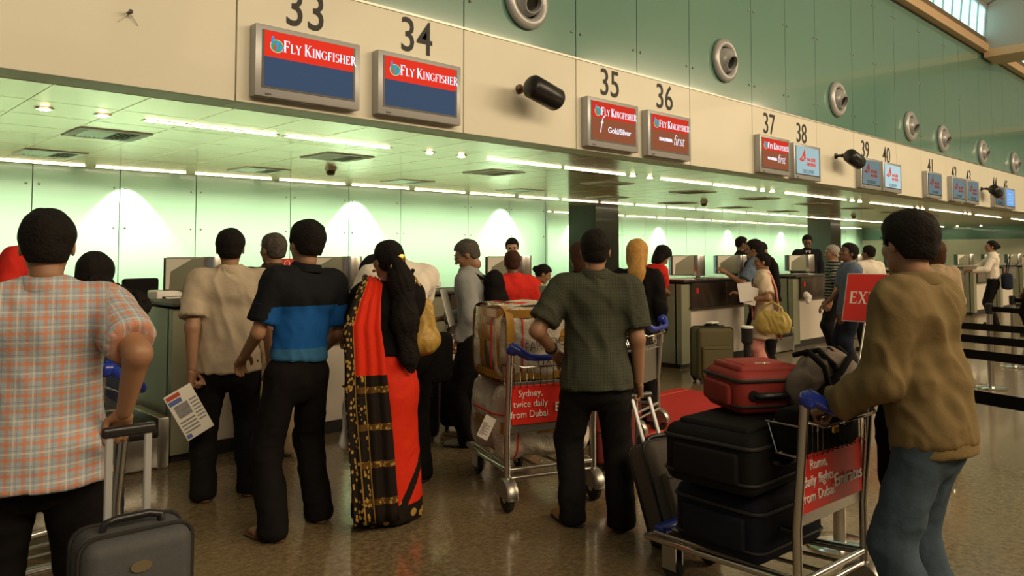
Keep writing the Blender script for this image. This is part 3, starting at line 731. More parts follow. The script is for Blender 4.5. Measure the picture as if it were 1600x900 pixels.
struct('baseboard_back', MB().box(-3.8, 14.73, YW-.02, YW+.05, 0, .12), M['alu'])
struct('baseboard_back_right', MB().box(14.8, 46, YW2-.02, YW2+.05, 0, .12), M['alu'])
# fascia above the counters
fj = [-5.4, -3.4, -1.7, .3, 3.04, 5.79, 7.78, 10.53, 12.51, 15.08, 16.88, 19.36, 21.06, 23.0, 24.3, 27.0, 29.7, 31.6, 34.3, 36.2, 38.9, 40.8, 43.5, 46]
fas = struct('wall_fascia', MB().box(-5.4, 46, YF+.05, YF+.25, ZC+.02, 4.16), M['gap'])
for a, b_ in zip(fj[:-1], fj[1:]):
    MB().rbox((a+b_)/2, YF+.02, (ZC+4.15)/2, b_-a-.014, .04, 4.15-ZC, .003, 1).build('fascia_panel', M['fascia'], fas, 0)
sof = struct('trim_1', MB().box(-5.4, 46, YF+.02, 7.2, ZC+.035, ZC+.06), M['gap'])
for a, b_ in zip(fj[:-1], fj[1:]):
    MB().rbox((a+b_)/2, (YF+7.2)/2+.02, ZC+.02, b_-a-.012, 7.2-YF-.05, .04, .003, 1).build('soffit_panel', M['fascia'], sof, 0)
# green glass above
tj = [-5.4, -3.4, -1.7, .3, 1.67, 3.04, 4.42, 5.79, 7.78, 9.14, 10.53, 12.51, 13.8, 15.08, 16.88, 18.12, 19.36, 21.06, 23.0]
x = 23.0
while x < 45: x += 1.3 if int(x*10) % 3 else 1.9; tj.append(x)
glass_wall('wall_upper', YF, 4.165, 7.60, tj, M['teal'], (4.5, 5.85, 7.2), .03)
struct('trim_2', MB().box(-5.4, 46, YF-.012, YF+.03, 4.145, 4.17), M['steel_dull'])
struct('trim_3', MB().box(-5.4, 46, YF-.02, YF+.1, 7.60, 7.64), M['black_pl'])
# roof over the hall: edge beam, bays of skylights, vaulted bay ends
struct('trim_4', MB().box(-5.4, 46, 6.62, 7.1, 7.64, 7.88), M['beam'])
M['beam_shaded'] = mat('shaded_upper_beam', (.17, .115, .07), .7)  # shading of the beam's upper face, put into a darker brown
struct('trim_5', MB().box(-5.4, 46, 6.70, 7.1, 7.88, 8.10), M['beam_shaded'])
bays = [(-5, 9.0), (10.6, 26.6), (28.0, 44)]
for n, (a, b_) in enumerate(bays):
    fr_ = MB(); lo = Vector((0, 6.78, 8.12)); hi = Vector((0, 6.70, 9.0))
    win = struct('window_%d' % (n+1), MB().box(a, b_, 6.74, 6.84, 8.09, 8.13).box(a, b_, 6.64, 6.78, 8.98, 9.10), M['alu'])
    k = int((b_-a)/.75)
    for i in range(k):
        x0 = a+(b_-a)*i/k+.03; x1 = a+(b_-a)*(i+1)/k-.03
        p = MB().add([(x0, lo.y, lo.z), (x1, lo.y, lo.z), (x1, hi.y, hi.z), (x0, hi.y, hi.z), (x0, lo.y+.03, lo.z), (x1, lo.y+.03, lo.z), (x1, hi.y+.03, hi.z), (x0, hi.y+.03, hi.z)],
                     [(0, 1, 2, 3), (7, 6, 5, 4), (0, 4, 5, 1), (1, 5, 6, 2), (2, 6, 7, 3), (3, 7, 4, 0)]).build('pane', M['sky'], win, 0)
        MB().tube([(x1+.03, lo.y-.02, lo.z), (x1+.03, hi.y-.02, hi.z)], .028, 4).build('mullion', M['alu'], win, 0)
    # curved closing wall at the far end of the bay
    v = MB(); nseg = 14; prof = []
    for i in range(nseg+1):
        t = i/nseg; prof.append((6.75-9*t, 9.05+2.2*math.sin(t*PI*.6)))
    v.add([(b_+.02, y, 7.7) for y, z in prof]+[(b_+.02, y, z) for y, z in prof]+[(b_+.15, y, 7.7) for y, z in prof]+[(b_+.15, y, z) for y, z in prof],
          [(i, i+1, nseg+2+i, nseg+1+i) for i in range(nseg)]+[(2*nseg+2+i, 3*nseg+3+i, 3*nseg+4+i, 2*nseg+3+i) for i in range(nseg)])
    struct('wall_bay', v, M['roof'], None, 30)
    struct('trim_%d' % (6+n), MB().box(b_-.1, b_+1.2, -6, 6.75, 7.48, 7.72), M['beam'])
# vaulted roof skins
rf = MB(); ns = 16; pts = [(6.75-12.25*i/ns, 9.08+1.1*i/ns+1.9*math.sin(i/ns*PI)) for i in range(ns+1)]
rf.add([(-8, y, z) for y, z in pts]+[(48, y, z) for y, z in pts], [(i, i+1, ns+2+i, ns+1+i) for i in range(ns)])
struct('ceiling_vault', rf, M['roof'], None, 60)
struct('ceiling_hall', MB().box(-10, 48, -20, -5.5, 10.2, 10.4), M['roof'])
struct('wall_opposite', MB().box(-10, 48, -20.2, -20, 0, 10.2), M['beam'])
# far end wall of the counter hall
struct('wall_far', MB().box(46, 46.3, -20, 19, 2.25, 10.5), M['teal'])
struct('wall_far_lower', MB().box(45.95, 46.25, -20, 19, 0, 2.25), M['fascia'])
# granite-clad columns under the low ceiling
for x, y in ((17.3, 14.45), (33.9, 14.8), (48.4-.6, 14.8)):
    c_ = struct('column', MB().box(x, x+1.05, y, y+1.05, 0, ZC+.02), M['column'])
    for z in (.7, 1.4, 2.1, 2.8): MB().box(x-.012, x+1.06, y-.012, y+.5, z-.7+.01, z-.005).build('stone_panel', M['column'], c_, 0)
    tag(c_, None, None, None, 'structure')

# ---- lights and fittings in the low ceiling
nlab = [0]
def strip(x0, x1, y, label, group):
    t = empty('strip_light', ((x0+x1)/2, y, ZC-.001), 0, label, 'light', group); h = (x1-x0)/2
    MB().box(-h, h, -.045, .045, -.003, .03).build('housing', M['steel_dull'], t, 0)
    MB().rbox(0, 0, -.006, 2*h-.06, .04, .014, .006, 2).build('diffuser', M['lamp'], t, 30)
def downlight(x, y, label, group, z=ZC):
    t = empty('downlight', (x, y, z), 0, label, 'light', group)
    MB().lathe([(.055, 0), (.085, -.002), (.085, -.010), (.055, -.010)], (0, 0, 0), 'Z', 20).build('ring', M['chrome'], t, 30)
    MB().lathe([(.052, 0), (.052, -.012), (.035, -.020), (.0001, -.022)], (0, 0, 0), 'Z', 16).build('lens', M['lamp_dot'], t, 30)
G1 = 'strip lights in the row near the fascia'; G2 = 'strip lights in the row along the glass wall'; G3 = 'downlights between the strip lights'; G4 = 'strip lights in the row along the far glass wall'
row1 = [(-1.9, -.35), (2.77, 4.31), (4.37, 5.92), (7.63, 9.30), (9.35, 11.0), (12.05, 13.85), (13.9, 15.67), (17.0, 18.7), (18.75, 20.42), (22.0, 23.6), (23.7, 25.3), (26.8, 28.4), (28.5, 30.1), (31.7, 33.3), (33.4, 35), (36.5, 38.1), (38.2, 39.8)]
rl = {1: 'long lit strip light in the ceiling left below counter number 33', 2: 'lit strip light in the ceiling just below the screen of counter 34', 3: 'lit strip light under the blank fascia panel by the first black speaker', 4: 'lit strip light in front of the first granite column'}
for i, (a, b_) in enumerate(row1): strip(a, b_, 8.48, rl.get(i, 'thin lit strip light in the near row, farther down the ceiling'), G1)
for i, x in enumerate((1.15, 1.87, 2.39, 6.57, 7.15, 11.2, 11.72, 15.95, 16.4, 20.8, 21.3, 25.7, 26.2, 30.5, 31)):
    lb = {0: 'small round downlight cut by the left picture edge', 1: 'small round downlight at far left, left one of the pair before the strip light', 2: 'small round downlight just left of the long strip light at far left', 3: 'left one of two small downlights under the fascia below the first speaker', 4: 'right one of two small downlights under the fascia below the first speaker'}
    downlight(x, 8.48, lb.get(i, 'small warm downlight between two strips farther down the ceiling'), G3)
x = -2.7
i = 0
while x < 44:
    lb = {3: 'first thin lit strip along the glass wall from the left edge', 4: 'second thin lit strip along the glass wall from the left edge'}.get(i, 'thin lit strip in the row along the near glass wall')
    strip(x+.03, x+1.52, 13.62, lb, G2); x += 1.60; i += 1
x = 15.2
while x < 44: strip(x+.03, x+1.9, 17.9, 'thin lit strip in the row along the glass wall behind the columns', G4); x += 2.0
for y in (12.9, 11.8): downlight(45, y, 'round downlight over the far cream wall', 'downlights over the far wall', ZC)
def vent(x, y, label):
    t = empty('air_vent', (x, y, ZC-.001), 0, label, 'vent', 'square air vents in the low ceiling'); h = .39
    MB().box(-h, h, -h, -h+.10, -.012, .012).box(-h, h, h-.10, h, -.012, .012).box(-h, -h+.10, -h+.10, h-.10, -.012, .012).box(h-.10, h, -h+.10, h-.10, -.012, .012).build('frame', M['white_pl'], t, 0)
    MB().box(-h+.1, h-.1, -h+.1, h-.1, -.001, .01).build('duct', M['vent_in'], t, 0)
    for k in range(11):
        xx = -.25+k*.05; m4 = Matrix.Translation((xx, 0, -.008)) @ Matrix.Rotation(R(35 if k < 6 else -35), 4, 'Y')
        MB().box(-.016, .016, -.29, .29, -.0015, .0015, m4).build('slat', M['steel_dull'], t, 0)
vl = ['large square air vent at far left near the strip light', 'square air vent above the dark-haired man in the blue and black shirt', 'square air vent under the black speaker', 'square air vent far along the near row']
for i in range(10): vent(2.82+3.105*i, 9.83, vl[min(i if i < 3 else 3, 3)])
vl = ['flat air vent above the plaid shirt man near the glass wall', 'flat air vent in the back row above the beige shirt man', 'flat air vent in the back row above the sari', 'small air vent far along the back row']
for i in range(9): vent(2.80+3.1*i, 12.3, vl[min(i, 3)])
for i, (x, y) in enumerate(((6.59, 11.14), (18.31, 11.46), (28.8, 11.7))):
    t = empty('smoke_detector', (x, y, ZC), 0, ['brown smoke detector hanging left of the bright ceiling reflection', 'small smoke detector on the ceiling above the red-shirted agent', 'smallest smoke detector, far along the ceiling'][i], 'detector', 'smoke detectors')
    MB().lathe([(.10, 0), (.10, -.03), (.085, -.05), (.0001, -.05)], (0, 0, 0), 'Z', 20).build('base', M['fascia'], t, 40)
    MB().lathe([(.07, -.05), (.075, -.09), (.05, -.125), (.0001, -.13)], (0, 0, 0), 'Z', 20).build('sensor', M['leather'], t, 40)

# ---- jet nozzles in the green glass
def nozzle(x, z, label):
    t = empty('air_nozzle', (x, YF-.005, z), 0, label, 'nozzle', 'round air nozzles in the green glass wall')
    MB().lathe([(.36, 0), (.375, -.03), (.36, -.07), (.30, -.10), (.25, -.085), (.235, -.04), (.235, 0)], (0, 0, 0), 'Y', 36).build('ring', M['alu'], t, 60)
    d = Vector((-.10, -1, -.42)).normalized(); q = d.to_track_quat('Z', 'Y').to_matrix().to_4x4()
    b_ = MB(); prof = [(.0001, -.2)]+[(.215*math.sin(a), -.215*math.cos(a)) for a in [R(v) for v in range(20, 141, 10)]]+[(.13, .20), (.115, .20), (.11, .12)]
    b_.lathe(prof, (0, 0, 0), 'Z', 32, q); b_.build('eyeball', M['alu'], t, 60)
    MB().lathe([(.11, .135), (.0001, .13)], (0, 0, 0), 'Z', 24, q).build('outlet', M['black_pl'], t, 60)
nz = [(6.8, 4.72, 'large air nozzle cut by the top picture edge'), (11.56, 4.78, 'largest whole air nozzle, above counter number 37'), (16.03, 4.74, 'air nozzle above the second black speaker'), (20.25, 4.66, 'air nozzle above counter number 40'),
      (22.67, 4.60, 'air nozzle over the lone dull screen'), (26.27, 4.56, 'air nozzle above counters 42 and 43'), (29.86, 4.52, 'rightmost and smallest air nozzle')]
for a in nz: nozzle(*a)

# ---- black cylindrical speakers on arms
def speaker(x, z, label):
    t = empty('speaker', (x, YF, z), 0, label, 'speaker', 'black cylindrical speakers on the fascia')
    MB().lathe([(.06, 0), (.06, -.03), (.03, -.04), (.03, -.14), (.045, -.16), (.0001, -.16)], (-.05, 0, .02), 'Y', 16).build('bracket', M['leather'] if x < 8 else M['black_pl'], t, 40)
    m4 = Matrix.Rotation(R(14), 4, 'Y')
    prof = [(.0001, -.29), (.07, -.285), (.12, -.255), (.145, -.22), (.145, .22), (.12, .255), (.07, .285), (.0001, .29)]
    MB().lathe([(r, h) for r, h in prof], (.03, -.36, -.07), 'X', 32, m4).build('cabinet', M['black_pl'], t, 40)
    MB().box(-.03, .03, -.24, -.12, -.02, .04, Matrix.Translation((-.04, 0, 0))).build('yoke', M['black_pl'], t, 0)
speaker(6.75, 3.55, 'largest black speaker, on the blank panel beside counter 34'); speaker(16.0, 3.52, 'black speaker between counters 38 and 39'); speaker(26.2, 3.42, 'smallest black speaker between counters 43 and 44')
t = empty('wall_hook', (2.1, YF, 3.53), 0, 'tiny black hook with thin wires on the blank left fascia panel', 'hook')
MB().lathe([(.014, 0), (.014, -.05), (.02, -.07), (.0001, -.075)], (0, 0, 0), 'Y', 12).build('pin', M['black_pl'], t, 40)
for sg in (-1, 1): MB().tube([(0, -.03, 0), (sg*.08, -.01, -.09)], .003, 5).build('wire', M['alu'], t, 0)

# ---- counter numbers
for s_, x, z in (('33', 3.74, 3.78), ('34', 5.10, 3.78), ('35', 8.50, 3.78), ('36', 9.83, 3.77), ('37', 13.12, 3.74), ('38', 14.41, 3.71), ('39', 17.5, 3.68), ('40', 18.74, 3.66), ('41', 21.75, 3.64), ('42', 23.65, 3.60), ('43', 24.95, 3.58), ('44', 27.6, 3.56), ('45', 28.85, 3.54), ('46', 32, 3.5)):
    o = text('counter_number', s_, .54, M['black_text'], None, MXZ(x, YF-.004, z-.04), off=.002, sx=.86)
    tag(o, {'33': 'largest black numerals on the fascia, cut by the top edge', '34': 'black numerals over the second red and blue screen', '35': 'black numerals over the Gold/Silver screen', '36': 'black numerals over the screen right of the Gold/Silver screen', '37': 'black numerals over the last rust-coloured screen', '38': 'black numerals over the first pale screen', '39': 'black numerals just right of the middle speaker', '40': 'black numerals over the brightest pale screen', '41': 'black numerals over the lone dull screen between two blank panels', '42': 'left numerals of the pair before the smallest speaker', '43': 'right numerals of the pair before the smallest speaker', '44': 'small numerals above the smallest speaker', '45': 'small numerals over the bright blue screen', '46': 'tiny numerals at the right picture edge'}[s_], 'number', 'counter numbers')

# ---- displays
em = {}
def emat(name, col, st=1.):
    if name not in em: em[name] = mat('screen_'+name, (.01, .01, .01), .6, spec=.05, emit=col, estr=st)
    return em[name]
RED = lambda k: emat('red%g' % k, (.78, .030, .012), k)
def emblem(fr, parent, k):
    g = MB(); g.prism(arc(.13, .79, .072, .072, 0, 345, 23), 0, -.002, fr); g.build('emblem_ring', emat('cream', (.75, .8, .6), .8*k), parent, 0)
    g = MB(); g.prism(arc(.13, .79, .064, .064, 0, 345, 23), -.002, -.003, fr); g.build('emblem_green', emat('green', (.06, .42, .16), .8*k), parent, 0)
    g = MB(); g.prism([(.11, .735), (.13, .76), (.145, .80), (.155, .84), (.13, .845), (.115, .81), (.10, .77)], -.003, -.004, fr); g.prism([(.15, .745), (.18, .755), (.185, .79), (.16, .80)], -.003, -.004, fr); g.prism([(.075, .885), (.092, .90), (.10, .86), (.085, .80), (.07, .83)], -.003, -.004, fr)
    g.build('emblem_blue', emat('blue_bird', (.04, .30, .75), 1.*k), parent, 0)
    g = MB(); g.prism([(.105, .735), (.12, .74), (.127, .79), (.115, .825), (.10, .78)], -.004, -.005, fr); g.build('emblem_red', emat('red_bird', (.75, .05, .03), 1.*k), parent, 0)
def screen(x, z, kind, label, k=1., wd=1.13, ht=.68):
    y = YF-.12
    t = empty('display_screen', (x, YF, z), 0, label, 'screen', 'displays above the counters')
    fr = lambda u, v, d: Vector((u, -.122+d, v))
    MB().rbox(wd/2, -.06, ht/2, wd, .12, ht, .012, 2).build('casing', M['alu'], t, 30)
    bz = .062
    MB().box(bz, wd-bz, -.124, -.115, bz+.02, ht-bz+.012).build('bezel', M['black_pl'], t, 0)
    MB().box(.10, .16, -.125, -.12, .02, .035).build('badge', M['black_pl'], t, 0)
    sx, sz, sw, sh = bz+.022, bz+.04, wd-2*bz-.044, ht-2*bz-.03
    fs = lambda u, v, d: Vector((sx+u*sw, -.1245+d, sz+v*sh))
    fe = lambda u, v, d: Vector((sx+(u)*sw, -.1255+d*.6, sz+sh*.5+(v-.79)*sw*.9+sh*.24))
    def strip_(v0, v1, m_, nm, u0=0, u1=1): return MB().prism([(u0, v0), (u1, v0), (u1, v1), (u0, v1)], 0, -.001, fs).build(nm, m_, t, 0)
    if kind.startswith('kf'):
        if kind == 'kf': strip_(0, .53, emat('blue', (.045, .085, .16), .8), 'picture_blue'); strip_(.53, 1, RED(1.), 'picture_red'); c = .50+.24
        else: strip_(0, .58, emat('rust', (.30, .085, .035), .9), 'picture_rust'); strip_(.58, 1, RED(.8), 'picture_red')
        emblem(fe, t, 1.)
        g = MB(); fl = lambda u, v, d: Vector((sx+u*sw, -.1258+d, sz+v*sh)); sz_ = .125*1.15
        fl2 = lambda u, v, d: Vector((sx+u, -.1258+d, sz+sh*.66+v))
        serif(g, 'Fly Kingfishe', .19, .112, fl2, .78, sx=.92)
        g2 = serif(MB(), 'Fly Kingfishe', .19, .112, fl2, .78, sx=.92)
        g_ = serif(g, 'R', g2, .095, fl2, .8, sx=.92)
        g.build('lettering', emat('white', (.9, .9, 1.0), 1.1), t, 0)
        if kind == 'kf_gold':
            f_ = text('lettering_f', 'f', .36, emat('white', (.9, .9, 1.0), 1.1), t, MXZ(.26, -.127, .20), shear=.35, off=-.006, sx=.7)
            text('lettering', 'Gold/Silver', .115, emat('white', (.9, .9, 1.0), 1.1), t, MXZ(.68, -.127, .22), off=.001)
        if kind == 'kf_first':
            text('lettering', 'KINGFISHER', .062, emat('white', (.9, .9, 1.0), 1.1), t, MXZ(.44, -.127, .25), off=.003)
            text('lettering_first', 'first', .24, emat('white', (.9, .9, 1.0), 1.1), t, MXZ(.78, -.127, .21), shear=.3, off=-.004, sx=.75)
    elif kind == 'ai':
        strip_(0, 1, emat('pale%g' % k, (.42, .60, .62), k), 'picture_pale')
        g = MB(); fl = lambda u, v, d: Vector((sx+u*sw, -.1258+d, sz+v*sh))
        g.prism([(.06, .50), (.22, .60), (.36, .95), (.40, .56), (.30, .52), (.33, .66), (.26, .60), (.20, .50)], 0, -.001, fl); g.prism([(.14, .50), (.20, .44), (.34, .50), (.30, .54)], 0, -.001, fl)
        lm = emat('air_red%g' % k, (.75, .06, .04), min(1, k*1.1)); g.build('emblem_red', lm, t, 0)
        text('lettering', 'एअर इंडिया', .085, lm, t, MXZ(.70, -.127, .365), off=.002)
        text('lettering', 'AIR INDIA', .085, lm, t, MXZ(.70, -.127, .275), off=.003)
        text('lettering', 'EXECUTIVE' if x < 16 else 'ECONOMY', .095, emat('grey%g' % k, (.15, .22, .25), k), t, MXZ(.56, -.127, .125), off=.002)
    elif kind == 'blue':
        strip_(0, 1, emat('bright_blue', (.20, .42, .80), 1.), 'picture_blue')
        for q in range(4): strip_(.2+q*.17, .24+q*.17, emat('pale_line', (.5, .65, .9), 1), 'text_line', .2, .8)
scr = [(3.17, 2.975, 'kf', '33', 1), (4.52, 2.975, 'kf', '34', 1), (7.88, 2.965, 'kf_gold', '35', 1), (9.24, 2.955, 'kf_first', '36', 1), (12.55, 2.95, 'kf_first', '37', 1), (13.85, 2.93, 'ai', '38', .85), (16.95, 2.93, 'ai', '39', .34), (18.2, 2.93, 'ai', '40', 1.1),
       (21.1, 2.93, 'ai', '41', .30), (23.05, 2.93, 'ai', '42', .32), (24.35, 2.93, 'ai', '43', .30), (27.1, 2.93, 'ai', '44', .2), (28.3, 2.93, 'blue', '45', 1), (31.4, 2.93, 'ai', '46', .3)]
desc = {'kf': 'silver-framed display with red band over dark blue', 'kf_gold': 'silver-framed display in red and rust with Gold/Silver', 'kf_first': 'silver-framed display in red and rust with the word first', 'ai': 'silver-framed pale display with a small red emblem', 'blue': 'display with a bright blue list'}
for x, z, kd, nn, k in scr: screen(x, z, kd, desc[kd]+{'33': ', nearest of all', '34': ', second from the left', '35': '', '36': ', beside the Gold/Silver one', '37': ', last of the rust ones', '38': ', left of the middle speaker', '39': ', dull, partly behind the middle speaker', '40': ', the brightest', '41': ', dull, standing alone', '42': ', left of a dull pair', '43': ', right of a dull pair', '44': ', hidden behind the smallest speaker', '45': '', '46': ', at the right picture edge'}[nn], k)
# ------------------------------------------------------------------ counters, belts, monitors
YC = 5.73
def monitor(x, y, label, z=1.17, rz=R(-38), group='check-in monitors in steel shrouds', blue=False):
    t = empty('monitor', (x, y, z), rz, label, 'monitor', group)
    b_ = MB(); prof = [(-.24, .03), (-.10, .03), (-.08, .05), (.10, .29), (.10, .31), (-.24, .31)]
    MB().rbox(-.075, .0, .18, .33, .13, .27, .02, 3).build('housing', M['olive'], t, 30)
    MB().prism([(-.225, .06), (-.225, .305), (-.02, .305), (-.19, .20), (-.20, .06)], -.066, -.069, lambda u, v, d: Vector((u, d, v))).build('painted_highlight', M['fascia'], t, 0)  # painted reflection: pale diagonal plate laid on the olive housing
    MB().box(-.25, -.238, -.05, .05, .05, .31).build('screen', M['blue_pl'] if blue else M['black_pl'], t, 0)
    MB().lathe([(.095, .04), (.098, .05), (.098, .31), (.095, .32), (.0001, .32)], (.14, 0, 0), 'Z', 28).build('steel_drum', M['steel'], t, 40)
    MB().lathe([(.10, 0), (.10, .008), (.035, .012), (.032, .06), (.0001, .06)], (.14, 0, 0), 'Z', 20).build('stand', M['steel_dull'], t, 40)
    return t
def papers(x, y, z, rz, label, n=3, s=(.21, .30), group='papers on the counters'):
    t = empty('paper_stack', (x, y, z), rz, label, 'papers', group); r2 = random.Random(int(x*100))
    for k in range(n):
        m4 = Matrix.Translation((0, 0, .004*k+.002)) @ Matrix.Rotation(r2.uniform(-.3, .3), 4, 'Z'); MB().box(-s[0]/2, s[0]/2, -s[1]/2, s[1]/2, -.0015, .0015, m4).build('sheet', M['paper'], t, 0)
def counter(x0, x1, label, dark=True, side='olive', depth=1.0):
    w_ = x1-x0; t = empty('check_in_counter', (x0, YC, 0), 0, label, 'counter', 'check-in counters')
    MB().box(0, w_, .10, depth, .06, 1.11).build('body', M[side], t, 0)
    MB().box(.02, w_-.02, .06, depth-.04, 0, .10).build('plinth', M['plinth'], t, 0)
    MB().rbox(w_/2+.10, .09, .44, w_-.22, .05, .68, .006, 1).build('front_panel', M['wht_lam'], t, 0)
    MB().box(0, .22, .02, .12, .06, 1.11).build('end_panel', M[side], t, 0)
    MB().box(.20, w_, -.02, .10, .80, 1.13).build('fascia_board', M['dark_lam'], t, 0)
    MB().box(w_*.62-.004, w_*.62+.004, -.024, -.018, .81, 1.12).build('joint', M['steel_dull'], t, 0)
    MB().box(.18, w_+.01, -.03, .11, .785, .80).build('ledge', M['plinth'], t, 0)
    MB().rbox(w_/2, .28, 1.145, w_+.04, .64, .03, .008, 2).build('worktop', M['plinth'], t, 0)
    MB().box(0, w_, .62, depth, 1.11, 1.118).build('rear_top', M[side], t, 0)
    q = MB(); q.box(.29, .34, -.026, -.02, .98, 1.05); q.build('red_label', M['red_pl'], t, 0)
    return t
cl = ['check-in counter with dark front directly beyond the beige-shirted man', 'check-in counter behind the grey-shirted man with the backpack', 'check-in counter hidden behind the man in the dark green check shirt', 'check-in counter with white lower front behind the olive suitcase', 'check-in counter behind the woman in cream kurta', 'check-in counter under the suited man']
cx = [(2.12, 3.60), (4.49, 5.75), (6.75, 7.15), (8.62, 10.32), (11.75, 13.3), (14.1, 15.4)]
for (a, b_), l_ in zip(cx, cl): counter(a, b_, l_)
for k in range(6):
    x = 16.6+4.6*k*.5*2
    counter(x, x+1.4, 'check-in counter farther down the hall, number %s from the suited man' % ['one', 'two', 'three', 'four', 'five', 'six'][k]); 
    counter(x+2.3, x+3.7, 'check-in counter farther down the hall, paired with number %s' % ['one', 'two', 'three', 'four', 'five', 'six'][k])
    for q in (0, 2.3): monitor(x+q+.5, YC+.35, 'steel monitor shroud on a far counter', group='steel monitor shrouds on the far counters')
    papers(x+.9, YC+.15, 1.163, .3, 'white papers on a far counter', 3, group='papers on the far counters')
# baggage conveyors between the counters
def conveyor(x0, x1, label, y0=5.66, y1=9.4, h=.36):
    w_ = x1-x0; t = empty('baggage_conveyor', (x0, y0, 0), 0, label, 'conveyor', 'baggage conveyors'); L = y1-y0
    MB().rbox(.04, L/2, h/2, .08, L, h, .012, 2).build('side_rail', M['steel_dull'], t, 30); MB().rbox(w_-.04, L/2, h/2, .08, L, h, .012, 2).build('side_rail', M['steel_dull'], t, 30)
    MB().rbox(w_/2, .03, (h-.08)/2, w_-.14, .05, h-.10, .01, 2).build('front_plate', M['steel'], t, 30)
    MB().box(.085, w_-.085, .02, L, h-.14, h-.06).build('belt', M['belt'], t, 0)
    MB().tube([(.08, .04, h-.10), (w_-.08, .04, h-.10)], .05, 14).build('roller', M['black_rub'], t, 60)
    return t
conveyor(.9, 2.08, 'steel baggage scale and belt beside the plaid-shirted man', y1=6.75); conveyor(3.68, 4.44, 'steel baggage belt behind the red box'); conveyor(5.85, 6.55, 'baggage belt behind the wrapped bundles'); conveyor(7.5, 7.98, 'baggage belt beside the bending red-shirted agent')
conveyor(10.5, 11.6, 'steel baggage belt right of the woman in cream kurta'); conveyor(13.35, 14.05, 'baggage belt by the suited man')
# monitors
monitor(2.50, 6.27, 'steel monitor shroud left of the beige-shirted man', blue=False); monitor(3.68, 6.32-.2, 'steel monitor shroud with blue edge behind the sari woman', blue=True)
monitor(5.60, 5.86, 'steel monitor shroud in front of the ponytailed agent'); monitor(9.00, 5.90, 'steel monitor shroud right of the bending red-shirted agent', blue=True)
monitor(10.62-.4, 5.95, 'steel monitor shroud behind the outstretched arm', blue=True); monitor(12.50, 5.98, 'steel monitor shroud in front of the suited man')
monitor(14.6, 6.0, 'steel monitor shroud behind the striped-shirt man')
papers(5.4, 5.86, 1.163, .1, 'white papers on the counter under the drum-shaped monitor', 4, (.34, .26)); papers(8.78, 5.85, 1.163, .2, 'papers beside the monitor of the bending agent', 4); papers(9.7, 5.86, 1.163, .1, 'flat papers under the outstretched hand', 3, (.4, .2)); papers(12.3, 5.85, 1.163, .1, 'papers before the suited man', 4)
def printer(x, y, label, z=1.12):
    t = empty('ticket_printer', (x, y, z), 0, label, 'printer', 'ticket printers'); MB().rbox(0, 0, .05, .26, .22, .10, .012, 2).build('case', M['white_pl'], t, 30); MB().box(-.09, .09, -.113, -.105, .04, .055).build('slot', M['black_pl'], t, 0)
    MB().add([(-.07, -.11, .05), (.07, -.11, .05), (.07, -.20, .03), (-.07, -.20, .03), (-.07, -.11, .051), (.07, -.11, .051), (.07, -.20, .031), (-.07, -.20, .031)], [(0, 1, 2, 3), (4, 7, 6, 5)]).build('ticket', M['paper'], t, 0)
printer(2.33, 6.42, 'beige ticket printer under the left monitor'); printer(4.95, 6.45, 'ticket printer under the drum-shaped monitor'); printer(8.95, 6.45, 'ticket printer under the monitor of the bending agent')
# office chair at the left desk
t = empty('office_chair', (3.15, 9.1, 0), R(200), 'black office chair behind the left counter', 'chair')
MB().rbox(0, 0, .50, .48, .46, .09, .04, 3).build('seat', M['blackc'], t, 40); MB().rbox(0, -.24, .92, .46, .07, .62, .03, 3).build('backrest', M['blackc'], t, 40)
for sg in (-1, 1): MB().tube([(sg*.27, -.1, .5), (sg*.29, -.1, .72)], .018, 8).build('arm_post', M['black_pl'], t, 60); MB().rbox(sg*.29, -.02, .735, .05, .26, .035, .015, 2).build('armrest', M['steel_dull'], t, 40)
MB().cyl((0, 0, .12), (0, 0, .47), .03, 12).build('column', M['black_pl'], t, 60)
for k in range(5): a = 2*PI*k/5; q = MB().tube([(0, 0, .12), (.27*math.cos(a), .27*math.sin(a), .07)], .018, 6).build('leg', M['black_pl'], t, 60); MB().lathe([(.028, -.012), (.028, .012)], (.27*math.cos(a), .27*math.sin(a), .030), 'X', 12).build('castor', M['black_rub'], q, 60)
t = empty('agent_desk', (1.4, 6.9, 0), 0, 'pale green low desk behind the left counter', 'desk')
MB().box(.0, .62, 0, 1.9, .0, .70).build('cabinet', M['olive'], t, 0); MB().rbox(.31, .95, .715, .66, 1.94, .03, .006, 1).build('worktop', M['olive'], t, 0)
t.location = (2.14, 6.78, 0)
t = empty('red_sign', (5.32, 10.17, 1.30), 0, 'tiny red desk sign with a white ring beyond the brown-shirted man', 'sign'); MB().rbox(0, 0, .07, .24, .02, .14, .008, 1).build('plate', M['red_pl'], t, 0); MB().tube([(.04*math.cos(a), -.014, .07+.04*math.sin(a)) for a in [2*PI*k/14 for k in range(14)]], .007, 5, True).build('ring', M['paper'], t, 0); MB().tube([(0, 0, -1.3), (0, 0, 0)], .012, 8).build('pole', M['steel_dull'], t, 60)

